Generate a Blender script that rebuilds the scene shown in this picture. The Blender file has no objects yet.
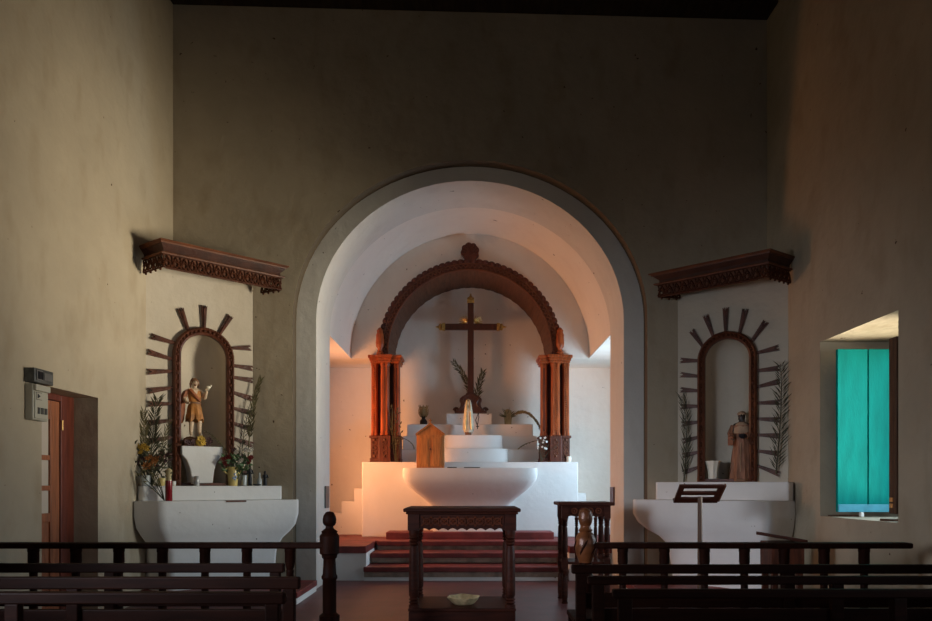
import bpy, bmesh, math, random
from mathutils import Vector, Matrix
random.seed(7)
C = bpy.context.scene.collection
PI = math.pi
F, VX, VY, EYE = 700.0, 470.0, 485.0, 1.25      # focal length in pixels, vanishing point, eye height

def wx(px, Y): return (px - VX) * Y / F
def wz(py, Y): return EYE - (py - VY) * Y / F
def on_line(px, A, B):
    """plan point where the sight line of column px meets the plan line A-B"""
    k = (px - VX) / F
    dx, dy = B[0] - A[0], B[1] - A[1]
    t = (k * A[1] - A[0]) / (dx - k * dy)
    return (A[0] + dx * t, A[1] + dy * t)

# ------------------------------------------------------------------ materials
def mat(name, col, rough=.6, metal=0., var=.0, scale=4., col2=None, bump=0., bscale=30., stretch=None, emit=None, trans=0., spec=.4, detail=4.):
    m = bpy.data.materials.new(name); m.use_nodes = True
    nt = m.node_tree; N = nt.nodes; L = nt.links
    b = N['Principled BSDF']
    b.inputs['Base Color'].default_value = (*col, 1)
    b.inputs['Roughness'].default_value = rough
    b.inputs['Metallic'].default_value = metal
    b.inputs['Specular IOR Level'].default_value = spec
    if trans: b.inputs['Transmission Weight'].default_value = trans
    tc = N.new('ShaderNodeTexCoord')
    mp = N.new('ShaderNodeMapping')
    if stretch: mp.inputs['Scale'].default_value = stretch
    L.new(tc.outputs['Object'], mp.inputs['Vector'])
    if col2 or var:
        c2 = col2 or tuple(max(0, c * (1 - var)) for c in col)
        n = N.new('ShaderNodeTexNoise'); n.inputs['Scale'].default_value = scale; n.inputs['Detail'].default_value = detail
        L.new(mp.outputs[0], n.inputs['Vector'])
        r = N.new('ShaderNodeValToRGB'); r.color_ramp.elements[0].position = .35; r.color_ramp.elements[1].position = .65
        r.color_ramp.elements[0].color = (*c2, 1); r.color_ramp.elements[1].color = (*col, 1)
        L.new(n.outputs['Fac'], r.inputs[0]); L.new(r.outputs[0], b.inputs['Base Color'])
    if bump:
        n2 = N.new('ShaderNodeTexNoise'); n2.inputs['Scale'].default_value = bscale; n2.inputs['Detail'].default_value = 5
        L.new(mp.outputs[0], n2.inputs['Vector'])
        bp = N.new('ShaderNodeBump'); bp.inputs['Strength'].default_value = bump; bp.inputs['Distance'].default_value = .02
        L.new(n2.outputs['Fac'], bp.inputs['Height']); L.new(bp.outputs[0], b.inputs['Normal'])
    return m

def wall_mat(name, col, stain, amount=.5, bump=.35):
    """lime plaster: broad tone patches, diagonal trowel streaks and a few small dark specks"""
    m = bpy.data.materials.new(name); m.use_nodes = True
    nt = m.node_tree; N = nt.nodes; L = nt.links; b = N['Principled BSDF']
    b.inputs['Roughness'].default_value = .85; b.inputs['Specular IOR Level'].default_value = .2
    tc = N.new('ShaderNodeTexCoord')
    n1 = N.new('ShaderNodeTexNoise'); n1.inputs['Scale'].default_value = .9; n1.inputs['Detail'].default_value = 8; n1.inputs['Roughness'].default_value = .6
    L.new(tc.outputs['Object'], n1.inputs['Vector'])
    r1 = N.new('ShaderNodeValToRGB'); r1.color_ramp.elements[0].position = .3; r1.color_ramp.elements[1].position = .7
    r1.color_ramp.elements[0].color = (*[c * (1 - .35 * amount) for c in col], 1); r1.color_ramp.elements[1].color = (*col, 1)
    L.new(n1.outputs['Fac'], r1.inputs[0])
    mp = N.new('ShaderNodeMapping'); mp.inputs['Rotation'].default_value = (.5, .6, .3); mp.inputs['Scale'].default_value = (2.6, 2.6, 1.2)
    L.new(tc.outputs['Object'], mp.inputs['Vector'])
    n2 = N.new('ShaderNodeTexNoise'); n2.inputs['Scale'].default_value = 1.6; n2.inputs['Detail'].default_value = 7
    L.new(mp.outputs[0], n2.inputs['Vector'])
    r2 = N.new('ShaderNodeValToRGB'); r2.color_ramp.elements[0].position = .52; r2.color_ramp.elements[1].position = .78
    r2.color_ramp.elements[0].color = (0, 0, 0, 1); r2.color_ramp.elements[1].color = (.6 * amount, .6 * amount, .6 * amount, 1)
    L.new(n2.outputs['Fac'], r2.inputs[0])
    mx = N.new('ShaderNodeMixRGB'); mx.inputs[2].default_value = (*stain, 1)
    L.new(r2.outputs[0], mx.inputs[0]); L.new(r1.outputs[0], mx.inputs[1])
    n3 = N.new('ShaderNodeTexNoise'); n3.inputs['Scale'].default_value = 14; n3.inputs['Detail'].default_value = 3
    L.new(tc.outputs['Object'], n3.inputs['Vector'])
    r3 = N.new('ShaderNodeValToRGB'); r3.color_ramp.elements[0].position = .735; r3.color_ramp.elements[1].position = .76
    L.new(n3.outputs['Fac'], r3.inputs[0])
    mx2 = N.new('ShaderNodeMixRGB'); mx2.inputs[2].default_value = (.09, .05, .025, 1)
    L.new(r3.outputs[0], mx2.inputs[0]); L.new(mx.outputs[0], mx2.inputs[1])
    L.new(mx2.outputs[0], b.inputs['Base Color'])
    n4 = N.new('ShaderNodeTexNoise'); n4.inputs['Scale'].default_value = 9; n4.inputs['Detail'].default_value = 8
    L.new(tc.outputs['Object'], n4.inputs['Vector'])
    bp = N.new('ShaderNodeBump'); bp.inputs['Strength'].default_value = bump; bp.inputs['Distance'].default_value = .03
    L.new(n4.outputs['Fac'], bp.inputs['Height']); L.new(bp.outputs[0], b.inputs['Normal'])
    return m

def floor_mat():
    m = bpy.data.materials.new('red_tile_floor'); m.use_nodes = True
    nt = m.node_tree; N = nt.nodes; L = nt.links; b = N['Principled BSDF']
    tc = N.new('ShaderNodeTexCoord')
    br = N.new('ShaderNodeTexBrick'); br.offset = .5
    br.inputs['Scale'].default_value = 1; br.inputs['Brick Width'].default_value = .3; br.inputs['Row Height'].default_value = .3
    br.inputs['Mortar Size'].default_value = .006
    br.inputs['Color1'].default_value = (.13, .038, .04, 1); br.inputs['Color2'].default_value = (.11, .036, .038, 1); br.inputs['Mortar'].default_value = (.09, .05, .045, 1)
    L.new(tc.outputs['Object'], br.inputs['Vector'])
    n = N.new('ShaderNodeTexNoise'); n.inputs['Scale'].default_value = 3; n.inputs['Detail'].default_value = 8
    L.new(tc.outputs['Object'], n.inputs['Vector'])
    mx = N.new('ShaderNodeMixRGB'); mx.blend_type = 'MULTIPLY'; mx.inputs[0].default_value = .7
    L.new(br.outputs['Color'], mx.inputs[1]); L.new(n.outputs['Color'], mx.inputs[2])
    hs = N.new('ShaderNodeHueSaturation'); hs.inputs['Value'].default_value = 1.7; hs.inputs['Saturation'].default_value = .95
    L.new(br.outputs['Color'], mx.inputs[1]); L.new(n.outputs['Fac'], mx.inputs[2]); L.new(mx.outputs[0], hs.inputs['Color'])
    L.new(hs.outputs[0], b.inputs['Base Color'])
    b.inputs['Roughness'].default_value = .42
    bp = N.new('ShaderNodeBump'); bp.inputs['Strength'].default_value = .25; bp.inputs['Distance'].default_value = .01
    L.new(n.outputs['Fac'], bp.inputs['Height']); L.new(bp.outputs[0], b.inputs['Normal'])
    return m

M = dict(
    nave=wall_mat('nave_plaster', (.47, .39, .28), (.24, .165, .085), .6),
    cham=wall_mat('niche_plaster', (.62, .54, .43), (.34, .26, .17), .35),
    darkedge=wall_mat('dark_edge_plaster', (.14, .105, .07), (.08, .055, .035), .4),
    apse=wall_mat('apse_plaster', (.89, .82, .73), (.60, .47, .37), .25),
    altar=wall_mat('whitewash', (.83, .81, .78), (.55, .48, .40), .22, .16),
    trim=wall_mat('arch_plaster', (.74, .70, .63), (.45, .38, .30), .35),
    floor=floor_mat(),
    red=mat('red_cement', (.22, .042, .038), .55, var=.45, scale=5, bump=.15),
    redrough=mat('worn_step', (.34, .25, .19), .8, var=.5, scale=7, bump=.3),
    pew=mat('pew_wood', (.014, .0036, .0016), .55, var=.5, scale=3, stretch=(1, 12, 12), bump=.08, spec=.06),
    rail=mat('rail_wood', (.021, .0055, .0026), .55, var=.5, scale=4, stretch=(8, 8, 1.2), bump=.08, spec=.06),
    table=mat('table_wood', (.062, .014, .0065), .55, var=.5, scale=4, stretch=(1, 8, 8), bump=.08, spec=.18),
    gilt=mat('gilded_wood', (.20, .062, .02), .35, metal=.15, var=.6, scale=9, bump=.3),
    retable=mat('retable_wood', (.40, .085, .018), .42, var=.5, scale=4, stretch=(9, 9, 1), bump=.15),
    retdark=mat('retable_dark_wood', (.13, .032, .014), .45, var=.5, scale=6, stretch=(6, 6, 1), bump=.2),
    canopy=mat('canopy_wood', (.085, .024, .009), .55, var=.5, scale=5, stretch=(3, 3, 10), bump=.25, spec=.18),
    canopyedge=mat('canopy_light_wood', (.15, .045, .015), .5, var=.4, scale=6),
    frieze=mat('dark_frieze_wood', (.06, .016, .007), .5, var=.4, scale=6, bump=.2),
    canopyback=mat('valance_board', (.15, .05, .02), .6, var=.4, scale=6),
    carving=mat('carved_relief_wood', (.15, .036, .014), .5, var=.4, scale=8, spec=.25),
    frame=mat('niche_frame_wood', (.12, .034, .015), .45, var=.5, scale=7, bump=.35),
    lining=mat('lining_planks', (.13, .052, .026), .55, var=.45, scale=3, stretch=(14, 1, 14), bump=.2),
    pine=mat('varnished_pine', (.56, .23, .06), .35, var=.4, scale=4, stretch=(14, 14, 1.2)),
    doorw=mat('door_wood', (.36, .12, .05), .42, var=.4, scale=4, stretch=(12, 12, 1)),
    doordark=mat('door_frame_wood', (.16, .035, .018), .45, var=.4, scale=4, stretch=(12, 12, 1)),
    ceil=mat('ceiling_wood', (.045, .028, .018), .55, var=.5, scale=3, stretch=(8, 1, 8), bump=.2, spec=.18),
    teal=mat('teal_paint', (.0, .22, .195), .8, var=.2, scale=5, bump=.1, stretch=(3, 3, .6), spec=.08),
    teallight=mat('teal_paint_pale', (.06, .34, .44), .55, var=.2, scale=9),
    brownw=mat('shutter_wood', (.13, .06, .03), .55, var=.5, scale=4, stretch=(10, 10, 1), bump=.2),
    gold=mat('gold_leaf', (.72, .47, .14), .35, metal=.7, var=.4, scale=20, bump=.2),
    cross=mat('cross_wood', (.085, .028, .014), .38, var=.4, scale=4, stretch=(10, 10, 1.5)),
    cream=mat('cream_paint', (.78, .70, .52), .5, var=.25, scale=14),
    skin=mat('painted_skin', (.72, .52, .34), .5, var=.2, scale=10),
    darkskin=mat('dark_painted_skin', (.035, .022, .016), .45),
    hair=mat('painted_hair', (.20, .09, .04), .6),
    tunic=mat('ochre_tunic', (.55, .22, .05), .6, var=.5, scale=9, bump=.3),
    mantle=mat('russet_mantle', (.40, .13, .05), .6, var=.4, scale=9, bump=.3),
    robe=mat('brown_robe', (.36, .16, .09), .65, var=.45, scale=10, stretch=(5, 5, .8), bump=.3),
    tan=mat('tan_cape', (.46, .30, .19), .65, var=.4, scale=8, bump=.2),
    wire=mat('dark_metal', (.05, .05, .055), .4, metal=.6),
    blackish=mat('dark_figure', (.012, .012, .016), .55, var=.3, scale=12),
    palm=mat('dried_palm', (.17, .145, .065), .7, var=.5, scale=9),
    palmdark=mat('dark_palm', (.075, .070, .035), .7, var=.4, scale=9),
    leaf=mat('flower_leaves', (.10, .17, .07), .6, var=.4, scale=9),
    straw=mat('straw', (.45, .36, .18), .7, var=.4, scale=9),
    yellow=mat('yellow_petals', (.62, .38, .05), .6, var=.3, scale=12),
    orange=mat('orange_petals', (.36, .13, .03), .6, var=.3, scale=12),
    redp=mat('red_petals', (.26, .03, .03), .6, var=.3, scale=12),
    whitep=mat('white_petals', (.80, .78, .72), .6),
    purple=mat('dusky_petals', (.12, .06, .06), .7, var=.4, scale=9),
    yvase=mat('yellow_glaze', (.70, .54, .20), .25, var=.3, scale=9),
    blueg=mat('blue_grey_glaze', (.20, .26, .36), .3),
    redglass=mat('red_glass', (.22, .008, .014), .15, var=.2, scale=8, spec=.6),
    silver=mat('silver_foil', (.70, .70, .68), .3, metal=.6, var=.4, scale=30),
    wax=mat('candle_wax', (.82, .78, .66), .5),
    glass=mat('frosted_glass', (.80, .84, .82), .25, trans=.55),
    pane=mat('obscured_pane', (.52, .44, .36), .4, var=.1, scale=3),
    box=mat('beige_plastic', (.46, .43, .34), .5, var=.1, scale=6),
    boxd=mat('grey_metal_box', (.11, .11, .10), .45, var=.5, scale=16),
    plate=mat('grey_plate', (.16, .15, .14), .6, var=.3, scale=9),
    brass=mat('brass', (.75, .45, .16), .3, metal=.8),
    bowl=mat('straw_yellow_bowl', (.70, .52, .28), .6, var=.4, scale=18, bump=.4),
    ground=mat('courtyard_ground', (.45, .40, .33), .9, var=.2, scale=2),
)

# ------------------------------------------------------------------ mesh builder
class MB:
    def __init__(s): s.v = []; s.f = []
    def add(s, vs, fs, T=None):
        o = len(s.v)
        s.v += [tuple(T @ Vector(p)) if T else tuple(p) for p in vs]
        s.f += [tuple(i + o for i in f) for f in fs]; return s
    def box(s, x0, x1, y0, y1, z0, z1, T=None):
        v = [(x, y, z) for z in (z0, z1) for y in (y0, y1) for x in (x0, x1)]
        return s.add(v, [(0, 2, 3, 1), (4, 5, 7, 6), (0, 1, 5, 4), (2, 6, 7, 3), (0, 4, 6, 2), (1, 3, 7, 5)], T)
    def prism(s, poly, a, b, to=lambda p, h: (p[0], p[1], h), T=None):
        n = len(poly)
        v = [to(p, a) for p in poly] + [to(p, b) for p in poly]
        f = [tuple(range(n))[::-1], tuple(range(n, 2 * n))] + [(i, (i + 1) % n, n + (i + 1) % n, n + i) for i in range(n)]
        return s.add(v, f, T)
    def loft(s, rings, cap=True, closed=True):
        n = len(rings[0]); o = []; f = []
        for r in rings: o += r
        for k in range(len(rings) - 1):
            for i in range(n if closed else n - 1):
                j = (i + 1) % n
                f.append((k * n + i, k * n + j, (k + 1) * n + j, (k + 1) * n + i))
        if cap and closed:
            f.append(tuple(range(n))[::-1]); f.append(tuple(range((len(rings) - 1) * n, len(rings) * n)))
        return s.add(o, f)
    def lathe(s, prof, c=(0, 0, 0), seg=16, T=None):
        rings = [[(c[0] + r * math.cos(2 * PI * i / seg), c[1] + r * math.sin(2 * PI * i / seg), c[2] + z) for i in range(seg)] for r, z in prof]
        if T: rings = [[tuple(T @ Vector(p)) for p in r] for r in rings]
        return s.loft(rings)
    def tube(s, pts, r, seg=8):
        pts = [Vector(p) for p in pts]; n = len(pts); rings = []
        rr = r if isinstance(r, (list, tuple)) else [r] * n
        up = None
        for i in range(n):
            d = (pts[min(i + 1, n - 1)] - pts[max(i - 1, 0)]).normalized()
            if up is None:
                up = Vector((0, 0, 1)) if abs(d.z) < .9 else Vector((1, 0, 0))
            a = d.cross(up); a = a.normalized() if a.length > 1e-6 else Vector((1, 0, 0)); b = a.cross(d).normalized(); up = b
            rings.append([tuple(pts[i] + (a * math.cos(2 * PI * k / seg) + b * math.sin(2 * PI * k / seg)) * rr[i]) for k in range(seg)])
        return s.loft(rings)
    def ball(s, c, rx, ry=None, rz=None, seg=12, rings=8, T=None):
        ry = rx if ry is None else ry; rz = rx if rz is None else rz
        R = []
        for k in range(rings + 1):
            t = PI * (k / rings) ; t = min(max(t, .04), PI - .04)
            R.append([(c[0] + rx * math.sin(t) * math.cos(2 * PI * i / seg), c[1] + ry * math.sin(t) * math.sin(2 * PI * i / seg), c[2] - rz * math.cos(t)) for i in range(seg)])
        if T: R = [[tuple(T @ Vector(p)) for p in r] for r in R]
        return s.loft(R)
    def leafblade(s, base, tip, w, nrm=(0, -1, 0), th=.003):
        base = Vector(base); tip = Vector(tip); d = tip - base; n = Vector(nrm)
        a = d.cross(n); a = a.normalized() * w if a.length > 1e-6 else Vector((w, 0, 0)); n = n.normalized() * th
        mid = base + d * .45
        v = [base - n, mid + a, tip, mid - a, mid + n * 2]
        return s.add([tuple(p) for p in v], [(0, 1, 4), (1, 2, 4), (2, 3, 4), (3, 0, 4), (0, 3, 2, 1)])
    def build(s, name, m, parent=None, loc=None, rz=0, bevel=0, smooth=40, sub=0):
        me = bpy.data.meshes.new(name); me.from_pydata(s.v, [], s.f); me.update()
        bm = bmesh.new(); bm.from_mesh(me); bmesh.ops.recalc_face_normals(bm, faces=bm.faces); bm.to_mesh(me); bm.free()
        me.materials.append(M[m] if isinstance(m, str) else m)
        if smooth:
            me.shade_smooth(); me.set_sharp_from_angle(angle=math.radians(smooth))
        o = bpy.data.objects.new(name, me); C.objects.link(o)
        if parent: o.parent = parent
        if loc: o.location = loc
        if rz: o.rotation_euler.z = rz
        if bevel:
            b = o.modifiers.new('bevel', 'BEVEL'); b.width = bevel; b.segments = 2; b.limit_method = 'ANGLE'
        if sub:
            b = o.modifiers.new('sub', 'SUBSURF'); b.levels = sub; b.render_levels = sub
        return o

def tag(o, label, cat, group=None):
    o['label'] = label; o['category'] = cat
    if group: o['group'] = group
    return o
def thing(name, loc, label, cat, rz=0, group=None):
    o = bpy.data.objects.new(name, None); C.objects.link(o); o.empty_display_size = .1
    o.location = loc; o.rotation_euler.z = rz
    return tag(o, label, cat, group)
def struct(o): o['kind'] = 'structure'; return o
def copy_tree(o, parent=None):
    c = o.copy(); C.objects.link(c)
    if parent: c.parent = parent
    for ch in list(o.children): copy_tree(ch, c)
    return c

def skin(name, joints, bones, m, parent, root=0, sub=2):
    """one continuous figure: joints = [(x,y,z,r)], bones = pairs"""
    me = bpy.data.meshes.new(name); me.from_pydata([j[:3] for j in joints], bones, []); me.update()
    me.materials.append(M[m])
    o = bpy.data.objects.new(name, me); C.objects.link(o); o.parent = parent
    o.modifiers.new('skin', 'SKIN')
    for i, j in enumerate(joints):
        sv = me.skin_vertices[0].data[i]
        sv.radius = (j[3], j[3]) if len(j) < 5 else (j[3], j[4]); sv.use_root = (i == root)
    o.modifiers['skin'].use_smooth_shade = True
    if sub:
        s = o.modifiers.new('sub', 'SUBSURF'); s.levels = sub; s.render_levels = sub
    return o

# ------------------------------------------------------------------ camera
cam = bpy.data.cameras.new('camera'); co = bpy.data.objects.new('camera', cam); C.objects.link(co)
cam.sensor_width = 36; cam.lens = 36 * F / 932
co.location = (0, 0, EYE); co.rotation_euler = (PI / 2, 0, 0)
cam.shift_x = (466 - VX) / 932; cam.shift_y = (VY - 310.5) / 932
cam.clip_start = .05
bpy.context.scene.camera = co

# ------------------------------------------------------------------ the setting
HX = 3.5                       # half width of the nave
YB = 8.25                      # face of the arch wall
YR = 8.42                      # recessed band of the arch
YS = 9.23                      # back of the arch soffit
YT = 10.9                      # tympanum over the retable
YW = 11.8                      # rear wall of the sanctuary
ZC = 6.85
AO = (2.09, 3.22, 1.86)        # outer arch: half width, springing, rise
AI = (1.85, 3.22, 1.69)        # inner arch
def arch(A, n=40, cx=0.0):
    hw, zs, rise = A
    return [(cx - hw * math.cos(PI * i / n), zs + rise * math.sin(PI * i / n)) for i in range(n + 1)]
CHL = ((-3.5, 7.56), (-2.56, 8.25)); CHR = ((2.45, 8.25), (3.5, 7.70))
ZCH = 3.66                     # top of the chamfered corners

m = MB()
m.box(-3.6, 3.6, -5, YS, -.2, 0); m.box(-3.6, 3.6, YS, YW, -.2, 0)
struct(m.build('floor', 'floor', smooth=0))

# left wall with a door opening, and an unseen window added for fill light
DY0, DY1, DZ = 5.72, 6.586, 2.07
m = MB()
def wallquad(m, x, y0, y1, z0, z1): m.add([(x, y0, z0), (x, y1, z0), (x, y1, z1), (x, y0, z1)], [(0, 1, 2, 3)])
LY0, LY1, LZ0, LZ1 = 1.0, 2.2, 1.1, 2.5
for (a, b, z0, z1) in ((-5, LY0, 0, ZC + .3), (LY1, DY0, 0, ZC + .3), (LY0, LY1, 0, LZ0), (LY0, LY1, LZ1, ZC + .3)):
    wallquad(m, -HX, a, b, z0, z1); wallquad(m, -HX - .30, a, b, z0, z1)
for y in (LY0, LY1): m.add([(-HX, y, LZ0), (-HX - .3, y, LZ0), (-HX - .3, y, LZ1), (-HX, y, LZ1)], [(0, 1, 2, 3)])
for z in (LZ0, LZ1): m.add([(-HX, LY0, z), (-HX - .3, LY0, z), (-HX - .3, LY1, z), (-HX, LY1, z)], [(0, 1, 2, 3)])
wallquad(m, -HX, DY1, YB, 0, ZC + .3); wallquad(m, -HX, DY0, DY1, DZ, ZC + .3)
XD = -HX - .30
m.add([(-HX, DY1, 0), (XD, DY1, 0), (XD, DY1, DZ), (-HX, DY1, DZ)], [(0, 1, 2, 3)])
m.add([(-HX, DY0, 0), (XD, DY0, 0), (XD, DY0, DZ), (-HX, DY0, DZ)], [(0, 1, 2, 3)])
m.add([(-HX, DY0, DZ), (-HX, DY1, DZ), (XD, DY1, DZ), (XD, DY0, DZ)], [(0, 1, 2, 3)])
m.add([(-HX, DY0, 0.002), (-HX, DY1, 0.002), (XD, DY1, .002), (XD, DY0, .002)], [(0, 1, 2, 3)])
# outer skin keeps the daylight out
for z0, z1, y0, y1 in ((0, ZC + .3, DY1, YB),): wallquad(m, XD, y0, y1, z0, z1)
wallquad(m, XD, DY0, DY1, DZ, ZC + .3)
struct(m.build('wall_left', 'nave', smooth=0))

# right wall with the deep window, and an unseen one placed to shape light on the left wall
WY0, WY1, WZ0, WZ1 = 5.72, 7.0, .94, 2.68
VY0, VY1, VZ0, VZ1 = .9, 2.4, .9, 2.45
XO = 4.45
m = MB()
ys = [-5, VY0, VY1, WY0, WY1, YB]
for x in (HX, XO):
    wallquad(m, x, -5, VY0, 0, ZC + .3); wallquad(m, x, VY1, WY0, 0, ZC + .3); wallquad(m, x, WY1, YB, 0, ZC + .3)
    for (a, b, z0, z1) in ((VY0, VY1, VZ0, VZ1), (WY0, WY1, WZ0, WZ1)):
        wallquad(m, x, a, b, 0, z0); wallquad(m, x, a, b, z1, ZC + .3)
for (a, b, z0, z1) in ((VY0, VY1, VZ0, VZ1), (WY0, WY1, WZ0, WZ1)):
    for y in (a, b): m.add([(HX, y, z0), (XO, y, z0), (XO, y, z1), (HX, y, z1)], [(0, 1, 2, 3)])
    for z in (z0, z1): m.add([(HX, a, z), (XO, a, z), (XO, b, z), (HX, b, z)], [(0, 1, 2, 3)])
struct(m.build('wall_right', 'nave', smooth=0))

# arch wall (faces the nave)
m = MB()
outl = arch(AO)
h = len(outl) // 2
def rect_hole_wall(Y):
    L = [(-2.56, 0), (-AO[0], 0)] + outl[:h + 1] + [(0, ZC + .4), (-HX, ZC + .4), (-HX, ZCH), (-2.56, ZCH)]
    R = [(2.45, 0), (2.45, ZCH), (HX, ZCH), (HX, ZC + .4), (0, ZC + .4)] + outl[h:] + [(AO[0], 0)]
    for P in (L, R): m.add([(x, Y, z) for x, z in P], [tuple(range(len(P)))])
rect_hole_wall(YB)
full = [(-AO[0], 0)] + outl + [(AO[0], 0)]
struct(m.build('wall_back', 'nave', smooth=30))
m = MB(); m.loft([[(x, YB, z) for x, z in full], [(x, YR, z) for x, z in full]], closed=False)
struct(m.build('trim_5', 'darkedge', smooth=30))  # reveal plaster darker than the wall and band beside it
# recessed band and soffit of the arch
inn = arch(AI); fi = [(-AI[0], 0)] + inn + [(AI[0], 0)]
m = MB()
m.loft([[(x, YR, z) for x, z in full], [(x, YR, z) for x, z in fi]], closed=False)
fb = [(-AI[0] - .0, 0)] + arch((AI[0], AI[1], AI[2])) + [(AI[0], 0)]
m.loft([[(x, YR, z) for x, z in fi], [(x, YS, z) for x, z in fb]], closed=False)
# outside skin behind the band (side bays' front walls)
for s in (-1, 1):
    m.add([(s * AI[0], YS, 0), (s * 3.6, YS, 0), (s * 3.6, YS, 3.3), (s * AI[0], YS, 3.3)], [(0, 1, 2, 3)])
    m.add([(s * 3.6, YB, 0), (s * 3.6, YS, 0), (s * 3.6, YS, ZC), (s * 3.6, YB, ZC)], [(0, 1, 2, 3)])
struct(m.build('trim_1', 'trim', smooth=30))

# chamfered corners with arched niches
def chamfer(name, ch, hw, cu, zb, ztop, D):
    A, B = ch; Lh = math.dist(A, B) / 2
    rz = math.atan2(B[1] - A[1], B[0] - A[0])
    O = ((A[0] + B[0]) / 2, (A[1] + B[1]) / 2, 0)
    m = MB(); zs = ztop - hw; n = 20
    a = [(cu - hw * math.cos(PI * i / n), zs + hw * math.sin(PI * i / n)) for i in range(n + 1)]; h = n // 2
    Lp = [(-Lh, 0), (cu, 0), (cu, zb), (cu - hw, zb)] + a[:h + 1] + [(cu, ZCH), (-Lh, ZCH)]
    Rp = [(Lh, 0), (Lh, ZCH), (cu, ZCH)] + a[h:] + [(cu + hw, zb), (cu, zb), (cu, 0)]
    for P in (Lp, Rp): m.add([(u, 0, z) for u, z in P], [tuple(range(len(P)))])
    rings = []
    K = 16
    for z, f in [(zb, 1), (zs, 1)] + [(zs + hw * math.sin(PI / 2 * i / 9), max(.001, math.cos(PI / 2 * i / 9))) for i in range(1, 10)]:
        rings.append([(cu - hw * f * math.cos(PI * k / K), D * f * math.sin(PI * k / K), z) for k in range(K + 1)])
    m.loft(rings, closed=False)
    m.add([p for p in rings[0]], [tuple(range(K + 1))])
    o = m.build(name, 'cham', loc=O, rz=rz, smooth=30); struct(o)
    return O, rz, Lh
# niche frame geometry measured on the chamfers
def on_chamfer(ch, px):
    p = on_line(px, *ch); A, B = ch
    L = math.dist(A, B)
    return ((p[0] - A[0]) * (B[0] - A[0]) + (p[1] - A[1]) * (B[1] - A[1])) / L - L / 2, p[1]
uL0, uL1 = on_chamfer(CHL, 172)[0], on_chamfer(CHL, 233)[0]
uR0, uR1 = on_chamfer(CHR, 698)[0], on_chamfer(CHR, 757.5)[0]
FWD = .085
cuL, hwL = (uL0 + uL1) / 2, (uL1 - uL0) / 2 - FWD
cuR, hwR = (uR0 + uR1) / 2, (uR1 - uR0) / 2 - FWD
OL, RL, LL = chamfer('wall_corner_left', CHL, hwL + .01, cuL, 1.26, 2.955, .30)
OR_, RR, LR = chamfer('wall_corner_right', CHR, hwR + .01, cuR, 1.287, 2.935, .30)
def loc2w(side, u, v, z):
    O, r = (OL, RL) if side == 'L' else (OR_, RR)
    return Vector((O[0] + u * math.cos(r) - v * math.sin(r), O[1] + u * math.sin(r) + v * math.cos(r), z))

# ceiling of the nave: planks carried by beams, the last beam against the arch wall sits low on the right
m = MB()
m.box(-3.7, 3.7, -5, YB, ZC + .15, ZC + .35)
for y in (0.2, 1.8, 3.4, 5.0, 6.6): m.box(-3.6, 3.6, y, y + .22, ZC - .1, ZC + .16)
o = struct(m.build('ceiling', 'ceil', smooth=0))
zl, zr = wz(4.5, YB), wz(20, YB)
m = MB()
m.add([(-3.5, 7.95, zl), (3.5, 7.95, zr), (3.5, YB, zr), (-3.5, YB, zl), (-3.5, 7.95, 7.2), (3.5, 7.95, 7.2), (3.5, YB, 7.2), (-3.5, YB, 7.2)],
      [(0, 1, 2, 3), (4, 5, 6, 7), (0, 1, 5, 4), (1, 2, 6, 5), (2, 3, 7, 6), (3, 0, 4, 7)])
struct(m.build('trim_2', 'ceil', smooth=0))

# rear wall of the nave behind the camera, with an open doorway and a high opening added for warm fill
m = MB()
def holes_wall(Y, x0, x1, z1, holes):
    xs = sorted({x0, x1} | {h[0] for h in holes} | {h[1] for h in holes}); zs = sorted({0, z1} | {h[2] for h in holes} | {h[3] for h in holes})
    for i in range(len(xs) - 1):
        for k in range(len(zs) - 1):
            cx, cz = (xs[i] + xs[i + 1]) / 2, (zs[k] + zs[k + 1]) / 2
            if any(h[0] < cx < h[1] and h[2] < cz < h[3] for h in holes): continue
            m.add([(xs[i], Y, zs[k]), (xs[i + 1], Y, zs[k]), (xs[i + 1], Y, zs[k + 1]), (xs[i], Y, zs[k + 1])], [(0, 1, 2, 3)])
holes_wall(-5, -3.9, 4.6, 7.2, [(-.9, .9, 0, 2.6), (-.6, .6, 4.0, 5.4)])
struct(m.build('wall_front', 'nave', smooth=0))

# sanctuary vault, side-bay ceilings, tympanum, rear wall and side walls
m = MB()
va = arch((1.86, 3.24, 1.92))
m.loft([[(x, YS, z) for x, z in arch(AI)], [(x, YS, z) for x, z in va]], closed=False)
m.loft([[(x, YS, z) for x, z in va], [(x, YT, z) for x, z in va]], closed=False)
for s in (-1, 1):
    m.add([(s * AI[0], YS, AI[1]), (s * 3.6, YS, AI[1]), (s * 3.6, YT, AI[1]), (s * AI[0], YT, AI[1])], [(0, 1, 2, 3)])
RI, RO, RZ = 1.26, 1.41, 3.31
for s in (-1, 1):
    m.add([(s * RI, YT, AI[1]), (s * 3.6, YT, AI[1]), (s * 3.6, YW, AI[1]), (s * RI, YW, AI[1])], [(0, 1, 2, 3)])
struct(m.build('ceiling_sanctuary', 'apse', smooth=30))
m = MB()
ia = [(-RI - .03, AI[1])] + [(-(RI + .03) * math.cos(PI * i / 40), RZ + (RI + .03) * math.sin(PI * i / 40)) for i in range(41)] + [(RI + .03, AI[1])]
oa = [(-1.86, AI[1])] + arch((1.86, 3.24, 1.92), 40) + [(1.86, AI[1])]
m.loft([[(x, YT, z) for x, z in oa], [(x, YT, z) for x, z in ia]], closed=False)
struct(m.build('wall_tympanum', 'apse', smooth=0))
m = MB()
m.add([(-3.6, YW, 0), (3.6, YW, 0), (3.6, YW, 5.2), (-3.6, YW, 5.2)], [(0, 1, 2, 3)])
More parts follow.
